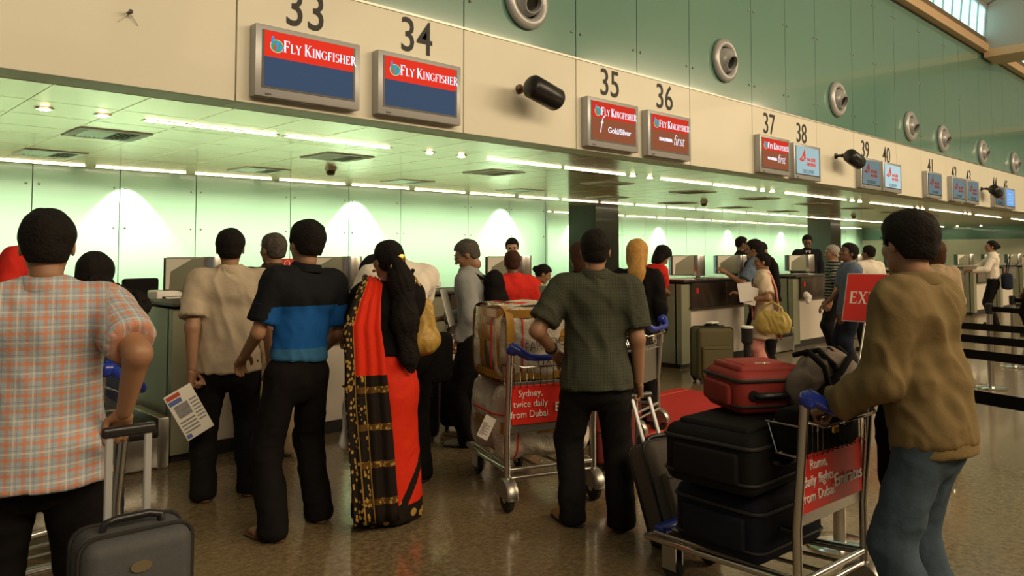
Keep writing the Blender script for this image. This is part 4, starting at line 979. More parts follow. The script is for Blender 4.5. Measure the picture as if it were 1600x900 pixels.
# ------------------------------------------------------------------ luggage
def luggage(label, loc, rz, w_, d_, h_, material, tilt=(0, 0), handle=0., pocket=True, wheels=True, badge=False, group=None, trim='black_rub', z=0., side_handle=False, soft=.05):
    """upright suitcase, front towards local -Y; tilt = (pitch, roll) about its base"""
    t = empty('suitcase', (loc[0], loc[1], z), R(rz), label, 'suitcase', group); t.rotation_euler = (R(tilt[0]), R(tilt[1]), R(rz))
    z0 = .045 if wheels else 0
    MB().rbox(0, 0, z0+h_/2, w_, d_, h_, soft, 5).build('body', M[material], t, 40)
    for yy in (-d_/2+.045, d_/2-.045):
        r = soft*.9; pth = []
        for cx_, cz_, a0 in ((w_/2-r, z0+h_-r, 0), (-w_/2+r, z0+h_-r, 90), (-w_/2+r, z0+r, 180), (w_/2-r, z0+r, 270)):
            for q in range(5): a = R(a0+q*22.5); pth.append((cx_+(r+.004)*math.cos(a), yy, cz_+(r+.004)*math.sin(a)))
        MB().tube(pth, .007, 6, True).build('zip', M[trim], t, 60)
    if pocket:
        p = MB().rbox(0, -d_/2-.012, z0+h_*.36, w_*.84, .05, h_*.60, .024, 4).build('front_pocket', M[material], t, 40)
        MB().tube([(-w_*.38, -d_/2-.034, z0+h_*.60), (w_*.38, -d_/2-.034, z0+h_*.60)], .006, 6).build('pocket_zip', M[trim], p, 60)
    MB().tube([(-.09, 0, z0+h_-.01), (-.085, 0, z0+h_+.022), (-.05, 0, z0+h_+.032), (.05, 0, z0+h_+.032), (.085, 0, z0+h_+.022), (.09, 0, z0+h_-.01)], .013, 8).build('carry_handle', M['black_pl'], t, 60)
    if side_handle: MB().tube([(w_/2-.01, 0, z0+h_*.38), (w_/2+.025, 0, z0+h_*.42), (w_/2+.025, 0, z0+h_*.58), (w_/2-.01, 0, z0+h_*.62)], .012, 8).build('side_handle', M['black_pl'], t, 60)
    if handle:
        hh = z0+h_+handle; hy = d_/2-.04; hx = min(.060, w_*.3)
        for sg in (-1, 1): MB().rbox(sg*hx, hy, z0+h_+handle/2-.03, .024, .014, handle+.06, .004, 1).build('handle_rod', M['alu'], t, 30)
        MB().rbox(0, hy, hh+.012, 2*hx+.05, .032, .036, .012, 3).build('handle_grip', M['black_pl'], t, 40)
    if wheels:
        for sg in (-1, 1): MB().lathe([(.04, -.014), (.045, 0), (.04, .014)], (sg*(w_/2-.05), d_/2-.03, .045), 'X', 14).build('wheel', M['black_rub'], t, 60)
        for sg in (-1, 1): MB().box(sg*(w_/2-.05)-.015, sg*(w_/2-.05)+.015, -d_/2+.02, -d_/2+.05, 0, z0+.01).build('foot', M['black_rub'], t, 0)
    if badge: 
        b_ = MB().prism(arc(0, 0, .032, .018, 0, 345, 20), 0, -.006, lambda u, v, d: Vector((u, -d_/2-(.038 if pocket else .001)+d, z0+h_*.84+v))); b_.build('badge', M['chrome'], t, 0)
    return t
# worn grey upright at the left, in the plaid man's hand
M['case_grey'] = mat('grey_case_fabric', (.052, .054, .058), .7, noise=(90, .25), bump=(400, .3, .002)); M['case_black'] = mat('black_case_fabric', (.006, .0055, .006), .8, spec=.2, noise=(90, .3), bump=(400, .3, .002))
M['case_taupe'] = mat('taupe_case_fabric', (.085, .068, .055), .75, noise=(90, .2), bump=(400, .3, .002)); M['case_red'] = mat('red_case_fabric', (.26, .020, .012), .7, noise=(90, .2), bump=(400, .3, .002))
M['case_wine'] = mat('wine_case_fabric', (.14, .010, .010), .75, noise=(90, .2)); M['case_olive'] = mat('olive_case_fabric', (.080, .068, .022), .75, noise=(90, .2), bump=(400, .3, .002)); M['case_navy'] = mat('navy_case_fabric', (.007, .008, .016), .8, spec=.2, noise=(90, .2))
luggage('grey upright suitcase with raised silver handle held by the plaid-shirted man', (.88, 2.70), -4, .33, .22, .585, 'case_grey', handle=.285, pocket=False, badge=True)
luggage('black suitcase with a front pocket standing behind the sari woman', (3.86, 5.08), -40, .28, .24, .56, 'case_black', pocket=True)
luggage('black suitcase standing just left of the backpack man', (4.31, 5.20), -40, .22, .22, .50, 'case_black', pocket=False)
luggage('olive green suitcase with a white tag before the white counter', (8.04, 4.95), -35, .44, .28, .60, 'case_olive')
t = MB().rbox(8.02, 4.93, .70, .16, .10, .02, .008, 1).build('luggage_tag', M['paper'], None, 0); tag(t, 'white paper tag lying on the olive suitcase', 'tag')
luggage('dark wine-red suitcase behind the legs of the check-shirted man', (4.33, 3.47), -45, .30, .24, .40, 'case_wine')
luggage('taupe suitcase tilted on its wheels, pulled by the check-shirted man', (3.46, 2.27), -14, .36, .22, .50, 'case_taupe', tilt=(-24, 0), handle=.26)
luggage('black suitcase lying on the baggage scale at left', (1.25, 6.1), 0, .80, .55, .30, 'case_black', z=.302, wheels=False, pocket=False)
t = empty('leaflet', (1.3, 6.05, .642), R(20), 'white leaflets lying on the black suitcase on the scale', 'paper'); [MB().box(-.10+.1*k, .05+.1*k, -.07, .07, .002*k, .002*k+.002).build('sheet', M['paper'], t, 0) for k in range(3)]
t = empty('red_box', (4.06, 5.95, .30), R(5), 'glossy red box standing on the belt behind the sari woman', 'box'); MB().rbox(0, 0, .26, .42, .30, .48, .02, 2).build('carton', M['red_pl'], t, 30); MB().box(-.215, .215, -.155, .155, .485, .502).build('lid', M['red_pl'], t, 0)

# ------------------------------------------------------------------ baggage trolleys: x along the handle, deck towards +y
def trolley(loc, rz, label, sign=None, words='', L=.95, w_=.55, hz=.94):
    t = empty('baggage_trolley', (loc[0], loc[1], 0), R(rz), label, 'trolley', 'airport baggage trolleys'); h = w_/2
    for sg in (-1, 1):
        MB().tube([(sg*h, 0, .13), (sg*h, .0, .45), (sg*h, -.04, hz)], .019, 8).build('post', M['steel'], t, 60)
        f_ = MB(); f_.lathe([(.0001, -.035), (.09, -.035), (.10, -.02), (.10, .02), (.09, .035), (.0001, .035)], (sg*h, 0, .10), 'X', 20); 
        f_.v = [v if v[2] > .085 else (v[0], v[1], .085) for v in f_.v]; f_.build('fender', M['steel_dull'], t, 40)
        w2 = MB().lathe([(.0001, -.018), (.03, -.018), (.07, -.02), (.08, -.01), (.08, .01), (.07, .02), (.03, .018), (.0001, .018)], (sg*h, 0, .08), 'X', 24).build('wheel', M['black_rub'], t, 40)
        MB().lathe([(.028, -.022), (.028, .022)], (sg*h, 0, .08), 'X', 14).build('hub', M['steel'], w2, 40)
        MB().rbox(sg*(h-.02), -.05, hz+.012, .085, .07, .072, .03, 4).build('handle_end', M['blue_pl'], t, 40)
    pth = [(-h, -.05, hz+.03), (-h+.04, -.08, hz+.005), (-h+.09, -.11, hz-.03), (-h+.16, -.12, hz-.035), (h-.16, -.12, hz-.035), (h-.09, -.11, hz-.03), (h-.04, -.08, hz+.005), (h, -.05, hz+.03)]
    MB().tube(pth, [.030, .028, .023, .019, .019, .023, .028, .030], 10).build('handle_bar', M['blue_pl'], t, 60)
    MB().tube([(-h, -.035, hz-.07), (-h+.06, -.09, hz-.09), (h-.06, -.09, hz-.09), (h, -.035, hz-.07)], .007, 6).build('brake_bar', M['chrome'], t, 60)
    # wire basket
    bk = MB(); zt, zb = hz-.10, hz-.22
    for z_, y0, y1 in ((zt, -.02, .14), (zb, -.02, .10)): bk.tube([(-h+.02, y0, z_), (-h+.02, y1, z_), (h-.02, y1, z_), (h-.02, y0, z_)], .0045, 5)
    for k in range(13):
        x_ = -h+.03+(w_-.06)*k/12; bk.tube([(x_, -.03, zt), (x_, -.03, zb), (x_, .10, zb), (x_, .14, zt)], .0028, 4)
    for y_ in (.03, .085): bk.tube([(-h+.02, y_, zb), (h-.02, y_, zb)], .0028, 4)
    bk.build('wire_basket', M['chrome'], t, 60)
    MB().rbox(0, .006, .60, w_-.05, .012, .30, .004, 1).build('back_plate', M['steel_dull'], t, 0)
    if sign:
        MB().rbox(0, -.006, .615, w_-.05, .008, .23, .003, 1).build('advert_panel', M['red_pl'], t, 0)
        for k, s_ in enumerate(words): text('lettering', s_, .058, M['paper'], t, MXZ(-h+.145, -.014, .665-k*.062), off=-.0005, sx=.92)
        text('lettering', 'Emirates', .075, M['paper'], t, MXZ(h-.155, -.014, .565), off=.0005, sx=.9)
    # deck
    dk = MB(); dk.tube([(-h, 0, .24), (-h+.05, L*.6, .20), (-h*.62, L, .17), (h*.62, L, .17), (h-.05, L*.6, .20), (h, 0, .24)], .016, 8); dk.build('deck_frame', M['steel'], t, 60)
    for z_, y_ in ((.24, .0), (.19, .0)): MB().tube([(-h, y_, z_), (h, y_, z_)], .013, 8).build('cross_bar', M['steel'], t, 60)
    for k in range(4): MB().tube([(-h+.04+(w_-.08)*k/3, .0, .24), ((-h+.10+(w_-.2)*k/3)*.8, L-.02, .185)], .009, 6).build('deck_bar', M['steel_dull'], t, 60)
    MB().rbox(0, L-.02, .185, w_*.4, .07, .05, .02, 3).build('bumper', M['blue_pl'], t, 40)
    for sg in (-1, 1):
        x_ = sg*h*.52; c_ = MB().box(x_-.028, x_-.020, L-.17, L-.09, .05, .17).box(x_+.020, x_+.028, L-.17, L-.09, .05, .17).box(x_-.028, x_+.028, L-.17, L-.09, .16, .18).build('castor_fork', M['steel_dull'], t, 0)
        MB().lathe([(.0001, -.014), (.05, -.016), (.058, -.008), (.058, .008), (.05, .016), (.0001, .014)], (x_, L-.13, .058), 'X', 20).build('castor_wheel', M['black_rub'], c_, 40)
    return t
T1 = trolley((3.44, 3.23), -20, 'trolley with Sydney advert and wrapped bundles before the check-shirted man', True, ('Sydney,', 'twice daily', 'from Dubai.'), w_=.58)
T2 = trolley((3.17, 1.40), -4, 'trolley with Rome advert and stacked suitcases before the khaki-jacketed man', True, ('Rome,', 'daily flights', 'from Dubai.'), w_=.54, L=.84)
T3 = trolley((5.26, 3.85), 15, 'trolley with plain back plate and black suitcases on the red carpet', None, '', w_=.50)
T4 = trolley((1.13, 3.86), 85, 'trolley with blue handle half hidden behind the plaid-shirted man', None, '', w_=.52)
def local(o, x, y, z): return o.matrix_basis @ Vector((x, y, z))

# wrapped bundles on the first trolley
M['wrap'] = mat('grey_plastic_wrap', (.52, .46, .37), .45, coat=.25, noise=(7, .25), bump=(16, .9, .02)); M['tape'] = mat('yellow_brown_tape', (.38, .20, .035), .25, coat=.6, noise=(9, .35), bump=(30, .5, .006))
M['cord'] = mat('red_cord', (.62, .03, .015), .6)
def bundle(o, c, s_, rz, label, cords, tapes, seed):
    t = empty('wrapped_bundle', tuple(c), R(rz), label, 'package', 'wrapped bundles on the trolley'); sx, sy, sz = s_
    v, f = sdf([ell((0, 0, sz/2), (sx*.47, sy*.47, sz*.47), .02)]+[cone((i*sx*.34, j*sy*.30, .12*sz+.03), (i*sx*.33, j*sy*.30, sz*.86-.03), sx*.15, sx*.15, .12) for i in (-1, 1) for j in (-1, 1)]+[cone((0, j*sy*.28, sz*.5), (0, -j*sy*.28, sz*.5), sz*.45, sz*.45, .08, (1, 0, 0), 1.) for j in (-1, 1)]+[plane((0, 0, 0), (0, 0, -1)), plane((0, 0, sz), (0, 0, 1)), plane((sx/2, 0, 0), (1, 0, 0)), plane((-sx/2, 0, 0), (-1, 0, 0)), plane((0, sy/2, 0), (0, 1, 0)), plane((0, -sy/2, 0), (0, -1, 0))], .014, 4)
    v = wrinkle(v, f, .010, (10, 10, 8), seed); np_mesh('wrapping', v, f, M['wrap'], t)
    def ring(axis, pos, r, off, wd=0):
        n = 40; pts = []
        for k in range(n):
            a = 2*PI*k/n; q = 4.5
            ca, sa = math.cos(a), math.sin(a); e = lambda c_: math.copysign(abs(c_)**(2/q), c_)
            if axis == 'z': p = ((sx/2+off)*e(ca), (sy/2+off)*e(sa), pos)
            elif axis == 'x': p = (pos, (sy/2+off)*e(ca), sz/2+(sz/2+off)*e(sa))
            else: p = ((sx/2+off)*e(ca), pos, sz/2+(sz/2+off)*e(sa))
            pts.append(Vector(p))
        return pts
    for ax, pos in cords: MB().tube(ring(ax, pos, .004, .005), .0055, 6, True).build('cord', M['cord'], t, 60)
    for ax, pos, wd in tapes:
        a = ring(ax, pos-wd/2, 0, .002); b_ = ring(ax, pos+wd/2, 0, .002); n = len(a)
        MB().add(a+b_, [(i, (i+1) % n, n+(i+1) % n, n+i) for i in range(n)]).build('tape', M['tape'], t, 60)
    return t
c = local(T1, .05, .42, .245); bundle(T1, c, (.66, .62, .46), -20, 'lower wrapped grey bundle with tape and barcode label on the Sydney trolley', [('x', -.22), ('z', .28)], [('z', .20, .07), ('x', .05, .05)], 3)
c = local(T1, .06, .40, .715); b2 = bundle(T1, c, (.66, .58, .48), -20, 'upper wrapped grey bundle lettered in black with red cord on top', [('x', -.20), ('x', .12), ('y', -.1)], [('z', .30, .10), ('x', -.28, .05), ('y', -.2, .08), ('z', .05, .05), ('x', .0, .05), ('y', .05, .08), ('z', .43, .05)], 8)
for s_, x, z in (('FAROOQUI', -.02, .22), ('DXB', -.04, .11), ('LORE', .20, .14)): text('handwriting', s_, .085, M['black_text'], b2, Matrix.Translation((x, -.318, z)) @ Matrix.Rotation(PI/2, 4, 'X') @ Matrix.Rotation(R(8), 4, 'Z'), off=-.002, sx=.8)
k_ = MB(); [k_.tube([(.12, -.12, .49), (.12+.06*math.cos(a), -.12+.06*math.sin(a), .515), (.12+.12*math.cos(a), -.12+.1*math.sin(a), .49)], .006, 5) for a in (0, 1.1, 2.3, 3.4, 4.6)]; k_.build('knot', M['cord'], b2, 60)
g = empty('barcode_tag', tuple(local(T1, -.36, .10, .52)), R(-60), 'white barcode tag hanging from the lower wrapped bundle', 'tag'); m4 = Matrix.Rotation(R(25), 4, 'Y'); MB().box(-.035, .035, -.002, .002, -.12, .02, m4).build('label', M['paper'], g, 0)
for k in range(9): MB().box(-.028, .0+.02*(k % 2), -.0035, -.002, -.10+k*.009, -.096+k*.009, m4).build('bar', M['print_grey'], g, 0)

# load of the Rome trolley
def lying(o, x, y, z, rz, w_, d_, h_, material, label, **kw):
    """suitcase lying flat: width x, depth y, height z"""
    p = local(o, x, y, z); t = empty('suitcase', tuple(p), o.rotation_euler.z+R(rz), label, 'suitcase', 'suitcases on the Rome trolley')
    MB().rbox(0, 0, h_/2, w_, d_, h_, .05, 5).build('body', M[material], t, 40)
    for zz in (h_*.80, h_*.22):
        r = .046; pth = []
        for cx_, cy_, a0 in ((w_/2-r, d_/2-r, 0), (-w_/2+r, d_/2-r, 90), (-w_/2+r, -d_/2+r, 180), (w_/2-r, -d_/2+r, 270)):
            for q in range(5): a = R(a0+q*22.5); pth.append((cx_+(r+.003)*math.cos(a), cy_+(r+.003)*math.sin(a), zz))
        MB().tube(pth, .008 if zz > h_/2 else .006, 6, True).build('zip', M['black_rub'], t, 60)
    MB().tube([(-.10, -d_/2+.005, h_*.5), (-.09, -d_/2-.03, h_*.5), (.09, -d_/2-.03, h_*.5), (.10, -d_/2+.005, h_*.5)], .012, 8).build('side_handle', M['black_pl'], t, 60)
    MB().rbox(-w_/2-.008, 0, h_*.45, .03, d_*.7, h_*.5, .013, 3).build('end_pocket', M[material], t, 40)
    MB().rbox(0, .0, h_-.002, w_*.82, d_*.78, .045, .02, 3).build('top_pocket', M[material], t, 40)
    return t
a = lying(T2, .0, .39, .235, 0, .52, .44, .27, 'case_navy', 'lower navy-black suitcase on the Rome trolley')
a = lying(T2, -.10, .37, .535, 3, .52, .44, .25, 'case_black', 'upper black suitcase lying on the Rome trolley')
r_ = lying(T2, .08, .40, .81, -28, .36, .34, .19, 'case_red', 'red and black cabin case on top of the Rome trolley')
MB().tube([(-.10, -.165, .09), (-.09, -.20, .09), (.09, -.20, .09), (.10, -.165, .09)], .014, 8).build('carry_handle', M['black_pl'], r_, 60)
for sg in (-1, 1): MB().lathe([(.022, 0), (.022, -.012), (.0001, -.014)], (sg*.105, -.168, .09), 'Y', 14).build('handle_mount', M['black_pl'], r_, 40)
MB().rbox(0, 0, .200, .24, .24, .03, .014, 3).build('lid_pocket', M['case_red'], r_, 40); MB().box(-.05, .03, -.09, -.07, .214, .2165).build('badge', M['chrome'], r_, 0)
# grey and black backpack against the handle
M['bp_grey'] = mat('taupe_backpack_fabric', (.17, .125, .095), .8, noise=(30, .2), bump=(60, .4, .004))
p = local(T2, .20, .12, .86); t = empty('backpack', tuple(p), R(-10), 'taupe and black backpack leaning on the Rome trolley handle', 'backpack')
v, f = sdf([cone((-.10, .04, .06), (.10, .08, .13), .085, .10, .05), cone((-.06, .0, .0), (.14, .02, .03), .07, .08, .05), ell((.06, .0, .10), (.15, .10, .10), .05)], .012, 2); v = wrinkle(v, f, .010, (12, 12, 12), 4); np_mesh('pack', v, f, M['bp_grey'], t)
for k in range(4):
    x_ = -.13+.075*k; MB().tube([(x_, -.06, .0), (x_-.01, -.115+.01*k, .07), (x_+.03, -.06, .17), (x_+.06, .04, .225), (x_+.07, .12, .2)], .013, 6).build('black_trim', M['blackc'], t, 60)
for k, (a0, a1) in enumerate((((-.17, -.04, .03), (.10, -.06, .21)), ((-.12, -.09, .0), (.16, -.10, .15)))):
    A_, B_ = Vector(a0), Vector(a1); MB().tube([A_, (A_+B_)/2+Vector((0, -.045, .03)), B_], .014, 6).build('strap', M['blackc'], t, 60)
v, f = sdf([cone((-.12, -.02, .02), (.10, -.05, .0), .045, .05, .04)], .012, 2); np_mesh('pocket', v+np.array([0, -.03, -.02]), f, M['case_black'], t)
# black pouch bag hanging on the handle
p = local(T2, .20, -.17, .93); t = empty('shoulder_bag', tuple(p), R(0), 'black shoulder bag hanging from the Rome trolley handle', 'bag')
v, f = sdf([cone((0, 0, -.12), (.01, 0, -.30), .10, .115, .05, (0, 1., 0), .55), cone((0, 0, -.06), (0, 0, -.1), .07, .09, .05, (0, 1., 0), .5)], .011, 2); v = wrinkle(v, f, .008, (12, 12, 12), 6); np_mesh('pouch', v, f, M['blackc'], t)
for sg in (-1, 1): MB().tube([(sg*.06, 0, -.06), (sg*.03, .02, .04), (0, .05, .06)], .008, 6).build('strap', M['blackc'], t, 60)
MB().lathe([(.012, 0), (.012, -.01)], (.03, -.07, -.12), 'Y', 10).build('rivet', M['chrome'], t, 60)
# handbag with ring handles in the basket
p = local(T2, -.02, .075, .715); t = empty('handbag', tuple(p), R(-6), 'black handbag with chrome ring handles in the wire basket', 'handbag')
MB().rbox(0, -.03, .09, .44, .15, .18, .04, 3).build('body', M['blackc'], t, 40)
for sg in (-1, 1): MB().tube([(sg*.10+.04*math.cos(a), -.112, .10+.05*math.sin(a)) for a in [PI*k/10 for k in range(11)]], .006, 6).build('ring_handle', M['chrome'], t, 60)
MB().rbox(.0, -.108, .09, .05, .012, .03, .005, 1).build('clasp', M['gold'], t, 0)

# load of the trolley on the red carpet
p = local(T3, -.10, .34, .23); luggage('black upright suitcase on the trolley with the plain back plate', (p.x, p.y), 20, .42, .28, .50, 'case_black', z=p.z, wheels=False, group='black suitcases on the carpet trolley')
p = local(T3, .22, .55, .20); luggage('round-cornered black suitcase at the right of the carpet trolley', (p.x, p.y), -10, .34, .26, .46, 'case_black', z=p.z, wheels=False, soft=.09, group='black suitcases on the carpet trolley')
p = local(T3, .08, .20, .77); t = empty('camera_bag', tuple(p), R(10), 'bulky black camera bag with straps on the carpet trolley', 'bag')
v, f = sdf([cone((-.14, 0, .08), (.16, .02, .06), .10, .09, .05), ell((.02, 0, .14), (.14, .10, .08), .04), cone((.14, -.04, .0), (.20, -.06, -.12), .05, .035, .04)], .011, 2); v = wrinkle(v, f, .012, (16, 16, 16), 14); np_mesh('bag', v, f, M['case_black'], t)
for k in range(3): MB().tube([(-.15+.1*k, -.08, .05), (-.1+.1*k, -.12, .16), (.0+.08*k, -.06, .22), (.1+.03*k, .02, .18)], .009, 6).build('strap', M['leather'], t, 60)
# carpet
c_ = MB().rbox(6.2, 4.32, .009, 2.3, 1.25, .016, .004, 1).build('carpet', M['carpet'], None, 0); tag(c_, 'red carpet lying on the stone floor before the counters', 'carpet')
M['carpet_line'] = mat('carpet_line', (.55, .10, .05), .9)
for y in (3.85, 4.80): MB().box(5.1, 7.3, y, y+.02, .017, .020).build('border_line', M['carpet_line'], c_, 0)

# belt posts and belts at the right
def post(x, y, label, h=.95):
    t = empty('belt_post', (x, y, 0), 0, label, 'post', 'stanchions with black belts')
    MB().lathe([(.17, 0), (.17, .012), (.15, .022), (.03, .028), (.0001, .028)], (0, 0, 0), 'Z', 32).build('base', M['chrome'], t, 40)
    MB().cyl((0, 0, .02), (0, 0, h-.10), .032, 18).build('pole', M['steel'], t, 60)
    MB().lathe([(.040, h-.12), (.042, h-.01), (.030, h), (.0001, h)], (0, 0, 0), 'Z', 20).build('cassette', M['black_pl'], t, 40)
    return t
def belt(a, b_, label, z=.89):
    d = Vector((b_[0]-a[0], b_[1]-a[1], 0)); L = d.length; t = empty('queue_belt', (a[0], a[1], 0), math.atan2(d.y, d.x), label, 'belt', 'black queue belts')
    MB().box(0, L, -.0015, .0015, z-.028, z+.028).build('webbing', M['blackc'], t, 0)
    for k in range(1, int(L/1.6)+1): MB().box(k*1.6-.03, k*1.6+.03, -.003, -.0015, z-.01, z+.01).build('mark', M['leather'], t, 0)
bp = [(9.95, 2.55), (12.0, 2.80), (7.5, 2.30), (6.45, 2.05), (5.5, 1.80)]
bl = ['chrome belt post in line with the white-bloused woman', 'chrome belt post nearest the right picture edge', 'belt post mostly hidden behind the khaki jacket, farther one', 'belt post hidden behind the khaki jacket, middle one', 'belt post hidden behind the khaki jacket, nearest one']
for (x, y), l_ in zip(bp, bl): post(x, y, l_)
be = [((4.05, 1.75), (3.55, .15)), ((5.5, 1.80), (5.05, .2)), ((6.45, 2.05), (6.0, .2)), ((7.5, 2.30), (7.15, .3)), ((9.95, 2.55), (9.0, .8)), ((12.0, 2.80), (10.6, .6))]
post(4.05, 1.75, 'belt post right behind the khaki-jacketed man')
for k, (a, b_) in enumerate(be): belt(a, b_, ['nearest and lowest', 'second lowest', 'third lowest', 'fourth lowest', 'fifth lowest', 'highest and farthest'][k]+' black queue belt at the right picture edge')
t = empty('floor_post', (5.55, 3.10, 0), 0, 'black post with a pale rim behind the red cabin case', 'post'); MB().lathe([(.14, 0), (.14, .012), (.03, .02), (.028, .8), (.045, .82), (.045, .93), (.0001, .93)], (0, 0, 0), 'Z', 20).build('pole', M['black_pl'], t, 40); MB().lathe([(.047, .93), (.047, .945), (.0001, .945)], (0, 0, 0), 'Z', 20).build('cap', M['paper'], t, 40)
# ------------------------------------------------------------------ people
def strapline(info, pts, r=.012, name='strap', material='blackc', seg=6):
    return MB().tube([Vector(tuple(p)) for p in pts], r, seg).build(name, M[material], info['root'], 60)
# 1 plaid shirt, near left
p1 = person('man in orange and blue plaid short-sleeved shirt at the far left, seen from behind', (.69, 3.04), 76, 1.65, g=1.12, head=(4, -4, 0), feet=((-.13, 0, 12), (.13, -.02, -12)), Rr=(.90, 2.87, .97), L=(.44, 3.35, .90), poseR='grip', poleR=(.35, -1, -.1), poleL=(-1, -.4, -.1),
            top=('short', 'plaid', .452), hair=('short', 'hair'), bottom=('trousers', 'blackc'), vox=.010, seed=1, shoes='sole', amp=.8)
# 2 bending agent at far left, behind the counter
p2 = person('agent in red uniform bending over behind the left counter at the picture edge', (1.40, 7.15), -40, 1.90, lean=(24, 0), head=(0, -50, 0), feet=((-.1, -.1, 5), (.1, -.1, -5)), top=('short', 'redc', .50), bottom=('trousers', 'blackc'), hair=('thick', 'hair'), skin='skin', vox=.014, seed=2, shoes='sole', L=(1.55, 6.7, 1.0), Rr=(1.45, 6.6, 1.05))
# 3 woman half hidden
p3 = person('woman with dark tied hair in dark blue, half hidden behind the plaid-shirted man', (1.22, 4.39), 80, 1.49, female=True, head=(-15, -18, 0), top=('short', 'navy', .50), bottom=('trousers', 'navy'), hair=('bob', 'hair'), feet=((-.09, 0, 5), (.09, .03, -5)), vox=.012, seed=3, shoes='sole')
v, f = sdf([cone((.02, -.10, -.02), (.15, -.13, -.10), .035, .04, .03), ell((.215, -.13, -.16), (.06, .06, .085), .03)], .008, 1); v = wrinkle(v, f, .015, (40, 40, 40), 5); np_mesh('ponytail', v@euler(-15).T+p3['HC'], f, M['hair'], p3['root'])
# 4 beige shirt with newspaper
p4 = person('man in beige short-sleeved shirt and black trousers holding a newspaper', (2.10, 4.72), 66, 1.655, g=1.08, head=(0, 0, 0), feet=((-.15, .0, 22), (.12, .04, -6)), L=(1.85, 4.70, .80), Rr=(2.32, 4.62, .80), poseL='grip', poleL=(-.6, -1, 0), poleR=(.6, -1, 0),
            top=('short', 'beige', .475), bottom=('trousers', 'blackj'), hair=('short', 'hair'), shoes='sandal', vox=.010, seed=11)
H_ = p4['H']; N = p4['N']; strapline(p4, [N+np.array([-.055, .03, .03]), N+np.array([-.045, -.035, .035]), N+np.array([0, -.062, .03]), N+np.array([.045, -.035, .035]), N+np.array([.055, .03, .03])], .007, 'lanyard')
t = empty('newspaper', (1.80, 4.63, .60), R(66-90+12), 'folded newspaper hanging from the hand of the beige-shirted man', 'newspaper')
m4 = Matrix.Rotation(R(-28), 4, 'Y'); A4 = lambda x0, x1, z0, z1, y: MB().box(x0, x1, y-.001, y, z0, z1, m4)
MB().rbox(0, 0, -.02, .165, .012, .30, .004, 2, m4).build('folded_sheets', M['paper'], t, 30)
A4(-.075, .005, .095, .12, -.0068).build('masthead', M['print_red'], t, 0); A4(-.075, .0, .06, .088, -.0068).build('blue_block', M['print_blue'], t, 0); A4(-.06, .02, -.03, .05, -.0068).build('photo', M['print_grey'], t, 0)
for k in range(7): A4(.03, .075, .04-.022*k, .048-.022*k, -.0068).build('text_line', M['print_grey'], t, 0)
for k in range(4): A4(-.07, .02, -.06-.022*k, -.050-.022*k, -.0068).build('text_line', M['print_grey'], t, 0)
A4(-.075, -.045, -.16, -.135, -.0068).build('blue_block', M['print_blue'], t, 0)
# 5 dark brown shirt
p5 = person('man with glasses in dark brown shirt and beige trousers beyond the beige-shirted man', (2.72, 5.40), 85, 1.65, g=1.08, head=(18, 0, 0), feet=((-.12, -.02, 8), (.12, .03, -8)), top=('short', 'brownc', .50), bottom=('trousers', 'tan_trs'), hair=('short', 'hair_salt'), shoes='leather', vox=.012, seed=13, eyes=True)
# 6 blue and black polo
p6 = person('man in black and blue polo shirt and black trousers, seen from behind', (2.14, 3.93), 84, 1.68, g=.90, lean=(0, 4), head=(8, 0, 4), feet=((-.17, -.08, 25), (.15, .06, -4)), L=(1.93, 4.16, .95), Rr=(2.38, 4.14, .92), poleL=(-.3, -1, -.3), poleR=(.3, -1, -.3), top=('short', 'polo', .555), bottom=('trousers', 'blackc'), hair=('thick', 'hair'), shoes='sandal', vox=.010, seed=17)
# 7 woman in the red sari
p7 = person('woman in a red and black sari with long dark hair, seen from behind', (2.57, 3.70), 72, 1.575, g=1.04, female=True, head=(14, 0, 0), feet=((-.07, 0, 8), (.08, .02, -8)), L=(2.38, 3.80, .76), Rr=(2.80, 3.95, 1.02), poleL=(-1, -.3, 0), top=('half', 'blackc', .60), bottom=('skirt', 'skirt'), hair=('tied', 'hair'), shoes='bare', vox=.010, seed=19, collar=False)
rt = p7['root']; HC, N, P = p7['HC'], p7['N'], p7['P']
v, f = sdf([cone(HC+np.array([.01, -.13, -.01]), HC+np.array([.04, -.135, -.12]), .045, .065, .04), cone(HC+np.array([.04, -.135, -.12]), N+np.array([.055, -.140, -.18]), .060, .066, .05), cone(N+np.array([.055, -.140, -.18]), N+np.array([.08, -.150, -.38]), .068, .050, .05, (0, 1, 0), .7), cone(N+np.array([.08, -.150, -.38]), N+np.array([.09, -.150, -.46]), .048, .02, .04, (0, 1, 0), .7)], .010, 1)
v = wrinkle(v, f, .008, (30, 30, 5), 23); np_mesh('ponytail', v, f, M['hair'], rt)
g = MB(); [g.lathe([(.0001, 0), (.022, .006), (.024, .014), (.0001, .018)], (x_+HC[0], HC[1]-.165, HC[2]+z_), 'Y', 10) for x_, z_ in ((-.01, -.035), (.02, -.02), (.035, .015))]; g.build('gold_clip', M['gold'], rt, 60)
MB().lathe([(.0001, -.014), (.009, -.010), (.011, 0), (.0001, .008)], tuple(HC+np.array([-.078, .01, -.055])), 'Z', 10).build('earring', M['gold'], rt, 60)
strapline(p7, [N+np.array([-.05, .02, .02]), N+np.array([-.045, -.045, .0]), N+np.array([0, -.075, -.015]), N+np.array([.05, -.05, .0])], .005, 'cord')
# waist drape
q = p7; w_ = sdf([cone(P+np.array([0, 0, .045]), P+np.array([0, 0, .085]), .128, .122, .02, (0, 1, 0), .76), plane(P+np.array([0, 0, .03]), (0, 0, -1)), plane(P+np.array([0, 0, .092]), (0, 0, 1))], .01, 1); np_mesh('waist_drape', wrinkle(w_[0], w_[1], .005, (6, 6, 30), 3), w_[1], M['sari_red'], rt)
